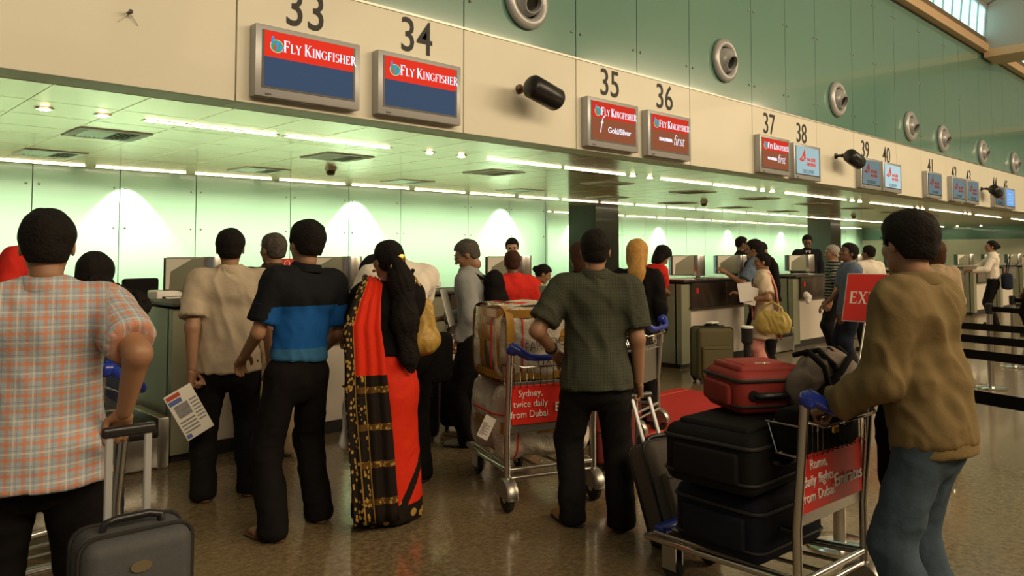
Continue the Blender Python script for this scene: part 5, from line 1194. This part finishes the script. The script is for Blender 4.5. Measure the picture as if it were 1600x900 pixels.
# pallu: long cloth over the left shoulder, falling down the back
def drape(path, widths, ncol, mat_, root, fold=.012, name='pallu', vstart=0., nf=5, th=.006):
    pts = []; cl = []; L = 0; nr = len(path)
    for i in range(nr):
        c0, lat_, nrm = (np.asarray(a, float) for a in path[i])
        if i: L += np.linalg.norm(c0-np.asarray(path[i-1][0], float))
        for j in range(ncol):
            u = j/(ncol-1); off = math.sin(u*PI*nf+i*.15)*fold*min(1, .3+i/nr)
            pts.append(c0+lat_*(u-.5)*widths[i]+nrm*off); cl.append((u, L+vstart, 0))
    n = len(pts); pts = np.array(pts); F = np.array([(i*ncol+j, i*ncol+j+1, (i+1)*ncol+j+1, (i+1)*ncol+j) for i in range(nr-1) for j in range(ncol-1)])
    nn = vnormals(pts, F); back = pts-nn*th; Fb = F[:, ::-1]+n; E = []
    for i in range(nr-1): E += [(i*ncol, (i+1)*ncol, n+(i+1)*ncol, n+i*ncol), (i*ncol+ncol-1, n+i*ncol+ncol-1, n+(i+1)*ncol+ncol-1, (i+1)*ncol+ncol-1)]
    for j in range(ncol-1): E += [(j, n+j, n+j+1, j+1), ((nr-1)*ncol+j, (nr-1)*ncol+j+1, n+(nr-1)*ncol+j+1, n+(nr-1)*ncol+j)]
    return np_mesh(name, np.concatenate([pts, back]), np.concatenate([F, Fb, np.array(E)]), mat_, root, np.array(cl+cl))
Sl = p7['Sc']-p7['lat']*p7['shw']
pth = []
ctl = [(Sl+np.array([.075, .10, .03]), (1, .1, 0)), (Sl+np.array([.06, .025, .105]), (1, 0, -.25)), (Sl+np.array([.04, -.075, .075]), (1, 0, -.25)), (Sl+np.array([-.005, -.125, -.03]), (1, -.05, 0)), (Sl+np.array([-.035, -.15, -.16]), (1, -.1, 0)), (Sl+np.array([-.02, -.165, -.35]), (1, -.12, 0)),
       (Sl+np.array([-.01, -.175, -.55]), (1, -.1, 0)), (Sl+np.array([.01, -.19, -.80]), (1, -.1, 0)), (Sl+np.array([.025, -.195, -1.0]), (1, -.1, 0)), (Sl+np.array([.045, -.20, -1.215]), (1, -.1, 0))]
for i in range(len(ctl)-1):
    for k in range(4):
        t_ = k/4; a = ctl[i][0]*(1-t_)+ctl[i+1][0]*t_; la = unit(np.array(ctl[i][1])*(1-t_)+np.array(ctl[i+1][1])*t_); d = unit(ctl[i+1][0]-ctl[i][0]); pth.append((a, la, unit(np.cross(la, d))))
pth.append((ctl[-1][0], unit(ctl[-1][1]), unit(np.cross(unit(ctl[-1][1]), np.array([0, 0, -1])))))
wd = np.interp(np.linspace(0, 1, len(pth)), [0, .12, .25, .45, .7, 1], [.09, .10, .13, .20, .24, .25])
drape(pth, wd, 28, M['pallu'], rt, .010, nf=7)
MB().tube([(.035*math.cos(a), .035*math.sin(a), 0) for a in [2*PI*k/16 for k in range(16)]], .006, 6, True).build('bangle', M['gold'], rt, 60, Matrix.Translation(tuple(p7['arm'][0][2])))
g = empty('shoulder_bag', (2.79, 3.66, 1.12), R(72-90), 'gold woven shoulder bag behind the sari woman', 'bag')
v, f = sdf([cone((0, -.02, .08), (0, -.02, -.10), .055, .085, .05, (0, 1., 0), .8), ell((0, -.02, -.12), (.095, .07, .07), .04)], .009, 1); np_mesh('pouch', wrinkle(v, f, .008, (20, 20, 8), 31), f, M['gold_thread'], g)
for sg in (-1, 1): MB().tube([(sg*.02, -.02, .08), (-.03+sg*.01, -.07, .16), (-.07+sg*.01, -.06, .25), (-.09, .02, .30)], .006, 6).build('strap', M['gold_thread'], g, 60)
t = empty('plastic_bag', (2.36, 3.78, .60), R(40), 'white plastic bag with blue print in the hand of the sari woman', 'bag')
v, f = sdf([cone((0, 0, .03), (0, 0, -.10), .055, .085, .03, (0, 1, 0), .3), cone((-.05, 0, -.13), (.05, 0, -.13), .03, .03, .03), cone((0, 0, .05), (0, 0, .14), .03, .012, .03)], .008, 1); np_mesh('bag', wrinkle(v, f, .004, (20, 20, 20), 4), f, M['white_pl'], t)
MB().lathe([(.035, 0), (.035, -.003), (.0001, -.004)], (0, -.032, -.07), 'Y', 16).build('blue_print', M['print_blue'], t, 60)
# 8 white shirt bending
p8 = person('man in white shirt bending forward beyond the sari woman', (3.12, 4.33), 68, 1.74, g=1.12, lean=(26, 0), nod=(-.75, .6, .1), head=(45, -50, 0), feet=((-.11, -.12, 5), (.11, -.1, -5)), top=('long', 'whitec', .50), bottom=('trousers', 'blackc'), hair=('short', 'hair'), vox=.012, seed=37, shoes='sole', L=(2.95, 4.75, .95), Rr=(3.45, 4.70, .95))
S8, s8, f8 = p8['Sc'], p8['s'], p8['fw']
strapline(p8, [S8+p8['lat']*.09+f8*.09, S8+p8['lat']*.10+s8*.055, S8+p8['lat']*.08-f8*.10, S8+p8['lat']*-.02-f8*.12-s8*.22, S8-p8['lat']*.1-f8*.09-s8*.36], .014)
t = empty('satchel', (3.34, 4.20, .80), R(20), 'black satchel hanging beside the bending white-shirted man', 'bag'); MB().rbox(0, 0, 0, .26, .12, .34, .05, 4).build('pouch', M['blackc'], t, 40)
# 9 grey shirt with backpack
p9 = person('grey-haired man with glasses in grey-blue shirt reading, with a black backpack', (4.08, 4.70), 128, 1.61, g=1.02, lean=(4, 0), head=(6, -26, 0), feet=((-.10, .02, 8), (.10, -.05, -12)), L=(3.92, 4.68, .83), Rr=(4.02, 5.0, .98), poseL='grip', poleL=(-.6, -1, 0), top=('long', 'greyshirt', .545), bottom=('trousers', 'blackc'), hair=('short', 'hair_salt'), shoes='leather_grey', vox=.011, seed=41, eyes=True)
HC = p9['HC']; RH = p9['RH']
g = MB(); T3_ = lambda p: Vector(tuple(RH@np.array(p)*p9['hs']+HC))
for sg in (-1, 1): g.tube([T3_((sg*.032+.019*math.cos(a), .104, .008+.015*math.sin(a))) for a in [2*PI*k/12 for k in range(12)]], .0022, 5, True); g.tube([T3_((sg*.05, .102, .012)), T3_((sg*.078, .0, .012))], .0022, 5)
g.build('glasses', M['steel'], p9['root'], 60)
def backpack(info, label, s_=1., name='backpack'):
    Sc, s_v, fw, lat = info['Sc'], info['s'], info['fw'], info['lat']; rt = info['root']
    t = empty(name, tuple(rt.location+Vector((0, 0, 0))), rt.rotation_euler.z, label, 'backpack')
    c0 = Sc-fw*.20
    v, f = sdf([cone(c0-s_v*.05, c0-s_v*.36, .12*s_, .145*s_, .04, fw, .62), cone(c0-s_v*.22-fw*.07, c0-s_v*.34-fw*.07, .08*s_, .10*s_, .04, fw, .5)], .012, 1); np_mesh('pack', wrinkle(v, f, .010, (10, 10, 8), 9), f, M['blackc'], t)
    for sg in (-1, 1): MB().tube([Vector(tuple(p)) for p in (c0+lat*sg*.08-s_v*.04, Sc+lat*sg*.095+s_v*.062-fw*.03, Sc+lat*sg*.10+s_v*.045+fw*.06, Sc+lat*sg*.12-s_v*.08+fw*.09, Sc+lat*sg*.155-s_v*.22-fw*.0, c0+lat*sg*.10-s_v*.34)], .014, 6).build('strap', M['blackc'], t, 60)
backpack(p9, 'black backpack worn by the grey-haired man in grey-blue shirt')
t = empty('document', (3.93, 4.78, .98), R(128-90), 'white documents held by the grey-haired man with the backpack', 'paper'); MB().box(-.10, .10, -.004, .004, -.04, .26, Matrix.Rotation(R(-15), 4, 'X')).build('sheet', M['paper'], t, 0)
# 10 red shirt
p10 = person('person in orange-red shirt with short brown hair beside the backpack man', (4.92, 5.10), 62, 1.53, head=(-5, 0, 0), top=('short', 'redc', .50), bottom=('trousers', 'blackc'), hair=('crop', 'hair_brown'), skin='skin_dark', vox=.013, seed=43, shoes='sole')
# 11 seated / standing agent
p11 = person('agent with tied dark hair in white and red behind the drum-shaped monitor', (7.18, 7.46), 240, 1.70, female=True, head=(-12, -18, 0), top=('short', 'whitec', .50), bottom=('skirt', 'redc'), hair=('tied', 'hair'), skin='skin_fair', vox=.014, seed=47, shoes='sole', eyes=True)
s11, S11 = p11['s'], p11['Sc']; strapline(p11, [S11+np.array([-.09, -.02, .06]), S11+np.array([-.05, .06, .03]), S11+np.array([0, .10, -.05])], .014, 'scarf', 'redc'); strapline(p11, [S11+np.array([.09, -.02, .06]), S11+np.array([.05, .06, .03]), S11+np.array([0, .10, -.05])], .014, 'scarf', 'redc')
# 12 bending agent
p12 = person('agent in red uniform bent low behind the counter, right of the drum-shaped monitor', (6.85, 6.87), -40, 1.60, lean=(54, 0), head=(0, -30, 0), feet=((-.1, -.15, 5), (.1, -.15, -5)), top=('short', 'redc', .50), bottom=('trousers', 'blackc'), hair=('tied', 'hair'), vox=.014, seed=53, female=True, shoes='sole', L=(7.0, 6.6, .8), Rr=(6.8, 6.4, .8))
# 13 dark check shirt
p13 = person('man in dark green check shirt and black jeans with tan shoes pushing the Sydney trolley', (3.38, 2.80), 44, 1.635, g=1.08, head=(-6, 0, 0), feet=((-.15, .02, 38), (.11, -.05, -14)), L=(3.27, 3.05, .955), Rr=(3.53, 2.64, .80), poseL='relax', poseR='grip', poleL=(-.8, -1, 0), poleR=(.4, -1, 0), top=('short', 'check', .47), bottom=('trousers', 'blackj'), hair=('short', 'hair'), skin='skin', shoes='leather_tan', vox=.010, seed=59)
a = p13['arm'][0][2]; u_ = unit(p13['arm'][0][1]-a); c0 = a+u_*.035; q4 = Vector(tuple(u_)).to_track_quat('Z', 'Y').to_matrix().to_4x4(); q4.translation = Vector(tuple(c0)); MB().tube([(.031*math.cos(k*PI/8), .031*math.sin(k*PI/8), 0) for k in range(16)], .009, 6, True).build('watch', M['black_pl'], p13['root'], 60, q4)
# 14, 15
p14 = person('woman with brown hair hidden behind the left shoulder of the check-shirted man', (4.70, 4.07), 60, 1.58, female=True, head=(25, -5, 0), top=('long', 'blackc', .50), bottom=('trousers', 'blackc'), hair=('bob', 'hair_brown'), skin='skin_fair', vox=.013, seed=61, shoes='sole')
p15 = person('blonde woman in black jacket right of the check-shirted man', (5.60, 4.20), 30, 1.61, female=True, head=(0, -5, 0), top=('long', 'blackc', .48), bottom=('trousers', 'blackc'), hair=('bob', 'hair_blond'), skin='skin_fair', vox=.013, seed=67, shoes='sole', amp=1.3)
v, f = sdf([cone((0, -.085, .02), (0.01, -.115, -.16), .07, .065, .04, (0, 1, 0), .7), cone((0.01, -.115, -.16), (.02, -.12, -.26), .065, .03, .04, (0, 1, 0), .6)], .009, 1); np_mesh('long_hair', wrinkle(v, f, .006, (30, 30, 6), 2)+p15['HC'], f, M['hair_blond'], p15['root'])
# 16 bending agent in red at the counter
p16 = person('agent in red polo with bobbed dark hair leaning over beside the counter', (8.32, 6.05), -25, 1.68, female=True, lean=(32, 0), head=(0, -42, 0), feet=((-.1, -.1, 5), (.1, -.1, -5)), top=('short', 'redc', .52), bottom=('trousers', 'navy'), hair=('bob', 'hair'), skin='skin', vox=.013, seed=71, shoes='sole', L=(8.75, 6.25, .98), Rr=(8.72, 5.95, .95))
# 17 young man in dark vest
p17 = person('young man in dark waistcoat and white collar in profile beyond the counters', (12.9, 7.3), -45, 1.80, head=(0, -8, 0), top=('long', 'suit', .50), bottom=('trousers', 'suit'), hair=('short', 'hair'), skin='skin_dark', vox=.016, seed=73, shoes='sole', eyes=True)
# 18 man stretching his arm to the counter
p18 = person('man in grey-blue tee reaching his arm across the counter', (9.62, 5.16), 105, 1.68, head=(6, -10, 0), lean=(6, 0), L=(9.27, 5.45, 1.24), poseL='flat', poleL=(-.5, -.2, -1), top=('short', 'blueshirt', .52), bottom=('trousers', 'blackc'), hair=('thick', 'hair'), skin='skin', vox=.013, seed=79, shoes='sole', eyes=True)
p19 = person('woman with dark hair facing right, just behind the reaching man', (10.12, 5.42), 10, 1.66, female=True, head=(-20, -5, 0), top=('long', 'blackc', .50), bottom=('trousers', 'blackc'), hair=('tied', 'hair'), skin='skin', vox=.015, seed=83, shoes='sole', eyes=True)
# 20 woman in cream kurta
p20 = person('woman in cream kurta and pink scarf holding papers, in profile at the counter', (8.60, 4.55), 118, 1.51, g=1.12, female=True, head=(4, -6, 0), feet=((-.09, 0, 5), (.09, .04, -5)), L=(8.33, 4.62, .98), Rr=(8.55, 4.86, 1.02), poseL='grip', poleL=(-.5, -1, -.3), top=('short', 'cream', .34), bottom=('trousers', 'pink'), hair=('tied', 'hair'), skin='skin', vox=.011, seed=89, eyes=True, shoes='sandal')
Sr = p20['Sc']; lat, fw = p20['lat'], p20['fw']
ctl = [Sr-lat*.06+fw*.13+np.array([0, 0, -.50]), Sr-lat*.07+fw*.14+np.array([0, 0, -.28]), Sr-lat*.06+fw*.12+np.array([0, 0, -.10]), Sr-lat*.07+fw*.04+np.array([0, 0, .065]), Sr-lat*.08-fw*.07+np.array([0, 0, .05]), Sr-lat*.10-fw*.13+np.array([0, 0, -.12]), Sr-lat*.11-fw*.16+np.array([0, 0, -.4]), Sr-lat*.11-fw*.18+np.array([0, 0, -.72])]
pth = []
for i in range(len(ctl)-1):
    for k in range(4): t_ = k/4; d = unit(ctl[i+1]-ctl[i]); pth.append((ctl[i]*(1-t_)+ctl[i+1]*t_, unit(lat), unit(np.cross(lat, d))))
pth.append((ctl[-1], unit(lat), unit(np.cross(lat, np.array([0, 0, -1])))))
drape(pth, [.13]*len(pth), 14, M['pink'], p20['root'], .010, 'scarf', nf=5)
t = empty('form_paper', (8.24, 4.62, 1.02), R(-52), 'white form held up by the woman in cream kurta', 'paper'); MB().box(-.07, .09, -.003, .003, -.07, .15, Matrix.Rotation(R(-8), 4, 'Y')).build('sheet', M['paper'], t, 0); MB().box(.0, .14, .02, .026, -.09, .12, Matrix.Rotation(R(14), 4, 'Y')).build('second_sheet', M['paper'], t, 0)
M['yellow_bag'] = mat('yellow_leather', (.50, .38, .10), .5, noise=(10, .2), bump=(20, .5, .01))
t = empty('handbag', (8.40, 4.36, .77), R(118-90+70), 'large yellow handbag on the arm of the woman in cream kurta', 'handbag')
v, f = sdf([cone((-.10, 0, -.08), (.10, 0, -.08), .105, .105, .06, (0, 1, 0), .55), cone((-.10, 0, .0), (.10, 0, .0), .07, .07, .06, (0, 1, 0), .55)], .011, 1); np_mesh('pouch', wrinkle(v, f, .014, (22, 22, 5), 12), f, M['yellow_bag'], t)
MB().tube([(-.13, 0, .02), (-.10, 0, .12), (0, 0, .18), (.10, 0, .12), (.13, 0, .02)], .014, 8).build('strap', M['yellow_bag'], t, 60); MB().box(-.09, -.03, -.075, -.068, .0, .08).build('tag', M['paper'], t, 0)
# 21 suited man
p22 = person('man in dark suit and tie standing beyond the counter', (15.05, 7.05), 215, 1.86, head=(-5, -22, 0), top=('long', 'suit', .48), bottom=('trousers', 'suit'), hair=('short', 'hair'), skin='skin_dark', vox=.015, seed=97, eyes=True, shoes='sole', collar=True)
S2, f2 = p22['Sc']+p22['fw']*.025, p22['fw']; q = MB(); q.add([tuple(S2+np.array(a)) for a in ((-.05, .075, .06), (.05, .075, .06), (0, .128, -.16), (-.05, .06, .06), (.05, .06, .06), (0, .10, -.16))], [(0, 1, 2), (5, 4, 3), (0, 2, 5, 3), (1, 4, 5, 2), (0, 3, 4, 1)]); q.build('shirt_front', M['whitec'], p22['root'], 0)
q = MB(); q.add([tuple(S2+np.array(a)) for a in ((-.014, .094, .05), (.014, .094, .05), (.018, .132, -.13), (0, .136, -.16), (-.018, .132, -.13))]+[tuple(S2+np.array(a)) for a in ((-.014, .08, .05), (.014, .08, .05), (.018, .12, -.13), (0, .12, -.16), (-.018, .12, -.13))], [(0, 1, 2, 3, 4), (9, 8, 7, 6, 5), (0, 5, 6, 1), (1, 6, 7, 2), (2, 7, 8, 3), (3, 8, 9, 4), (4, 9, 5, 0)]); q.build('tie', M['blackc'], p22['root'], 0)
# 23 - 25
p23 = person('grey-haired man in dark striped tee beside the suited man', (11.44, 4.96), 120, 1.62, head=(10, -4, 0), top=('short', 'stripe', .50), bottom=('trousers', 'blackc'), hair=('short', 'hair_grey'), skin='skin', vox=.014, seed=101, shoes='sole', eyes=True)
p24 = person('moustached man in blue shirt looking up beside the red EXIT board', (9.60, 3.96), 132, 1.62, g=1.05, head=(12, 14, 0), Rr=(9.50, 4.22, .90), L=(9.36, 3.96, .72), poseL='relax', top=('short', 'blueshirt', .47), bottom=('trousers', 'navy'), hair=('thick', 'hair'), skin='skin_dark', vox=.011, seed=103, eyes=True, moustache=True)
p25 = person('man in white shirt with black hair, behind the moustached man', (12.34, 4.79), 60, 1.62, head=(20, 0, 0), top=('short', 'whitec', .50), bottom=('trousers', 'blackc'), hair=('short', 'hair'), skin='skin_dark', vox=.015, seed=107, shoes='sole')
t = empty('pale_gloves', (9.18, 4.30, .98), R(30), 'pale folded cloth beside the moustached man', 'cloth'); v, f = sdf([cone((-.06, 0, 0), (.07, .02, .03), .035, .03, .02), cone((-.02, 0, 0), (.05, 0, -.06), .03, .02, .02), cone((0, 0, 0), (-.08, 0, -.05), .025, .02, .02)], .009, 1); np_mesh('folds', wrinkle(v, f, .01, (30, 30, 30), 3), f, M['paper'], t)
# EXIT board
M['board_edge'] = mat('board_edge', (.45, .45, .44), .4)
fwv = Vector((.6936, .7204, 0)); rtv = Vector((.7204, -.6936, 0)); du = (rtv*.72-fwv*.69).normalized(); up = (Vector((0, 0, .90))+(rtv*.69+fwv*.72)*.36).normalized(); nn = du.cross(up).normalized()
m4 = Matrix((du, up, nn)).transposed().to_4x4(); m4.translation = Vector((9.12, 3.86, .72)); m4r = m4
t = empty('exit_board', (9.12, 3.86, .72), 0, 'red board with white EXIT lettering before the moustached man', 'sign'); t.matrix_basis = m4
MB().rbox(.25, .30, -.008, .53, .60, .016, .005, 1).build('frame', M['board_edge'], t, 0); MB().box(.0, .50, .012, .588, 0, .003).build('panel', M['red_pl'], t, 0)
g = MB(); serif(g, 'EXIT', .045, .15, lambda u, v, d: Vector((u, .22+v, .004-d)), 1., .002, .92); g.build('lettering', M['paper'], t, 0)
MB().tube([(.25, .02, -.02), (.25, -.60, .02)], .014, 8).build('leg', M['steel'], t, 60)
# 26 khaki jacket
p26 = person('man in khaki jacket and blue jeans pushing the Rome trolley, near right', (3.15, 1.01), 86, 1.66, g=.90, head=(-24, -6, 3), lean=(5, 0), feet=((-.14, -.03, 14), (.13, .02, -8)), L=(3.00, 1.31, .93), Rr=(3.36, 1.29, .93), poseL='grip', poseR='grip', poleL=(-.4, -1, -.5), poleR=(.4, -1, -.5), top=('jacket', 'khaki', .495), bottom=('trousers', 'denim'), hair=('thick', 'hair'), vox=.010, seed=109, shoes='leather', eyes=True)
HC = p26['HC']
P_ = p26['P']; rt = p26['root']
# 27 far people
p27 = person('person with reddish-brown hair just behind the neck of the khaki-jacketed man', (8.75, 2.72), 40, 1.62, female=True, top=('long', 'tan_trs', .5), bottom=('trousers', 'blackc'), hair=('bob', 'hair_brown'), skin='skin', vox=.015, seed=113, shoes='sole')
p27b = person('person in pale pink leaning at the far counter right of the khaki jacket', (15.3, 4.66), 170, 1.50, female=True, lean=(12, 0), head=(0, -10, 0), top=('long', 'whitec', .5), bottom=('trousers', 'blackc'), hair=('tied', 'hair_brown'), skin='skin', vox=.016, seed=127, shoes='sole')
p28 = person('woman in white blouse and black trousers holding papers at the far right', (18.52, 4.66), 108, 1.76, female=True, head=(6, 2, 0), L=(18.12, 4.95, 1.15), Rr=(18.3, 5.05, 1.15), poleL=(-.4, -1, -.5), poleR=(.4, -1, -.5), top=('long', 'whitec', .56), bottom=('trousers', 'blackc'), hair=('tied', 'hair'), skin='skin', vox=.013, seed=131, shoes='sole')
t = empty('paper_sheet', (18.02, 4.95, 1.20), R(110), 'white papers held by the white-bloused woman', 'paper'); MB().box(-.12, .12, -.15, .15, -.003, .003, Matrix.Rotation(R(25), 4, 'X')).build('sheet', M['paper'], t, 0)
t = empty('tote_bag', (18.56, 4.42, .93), R(110), 'dark blue tote bag on the shoulder of the white-bloused woman', 'bag'); MB().rbox(0, 0, 0, .18, .42, .34, .06, 4).build('pouch', M['navy'], t, 40); MB().tube([(0, -.12, .15), (-.02, -.03, .42), (-.06, .12, .56), (0, .14, .15)], .012, 6).build('strap', M['navy'], t, 60)
p29 = person('man in white short-sleeved shirt and black trousers cut by the right picture edge', (16.55, 3.55), 120, 1.58, head=(0, 0, 0), top=('short', 'whitec', .56), bottom=('trousers', 'blackc'), hair=('short', 'hair'), vox=.015, seed=137, shoes='sole')
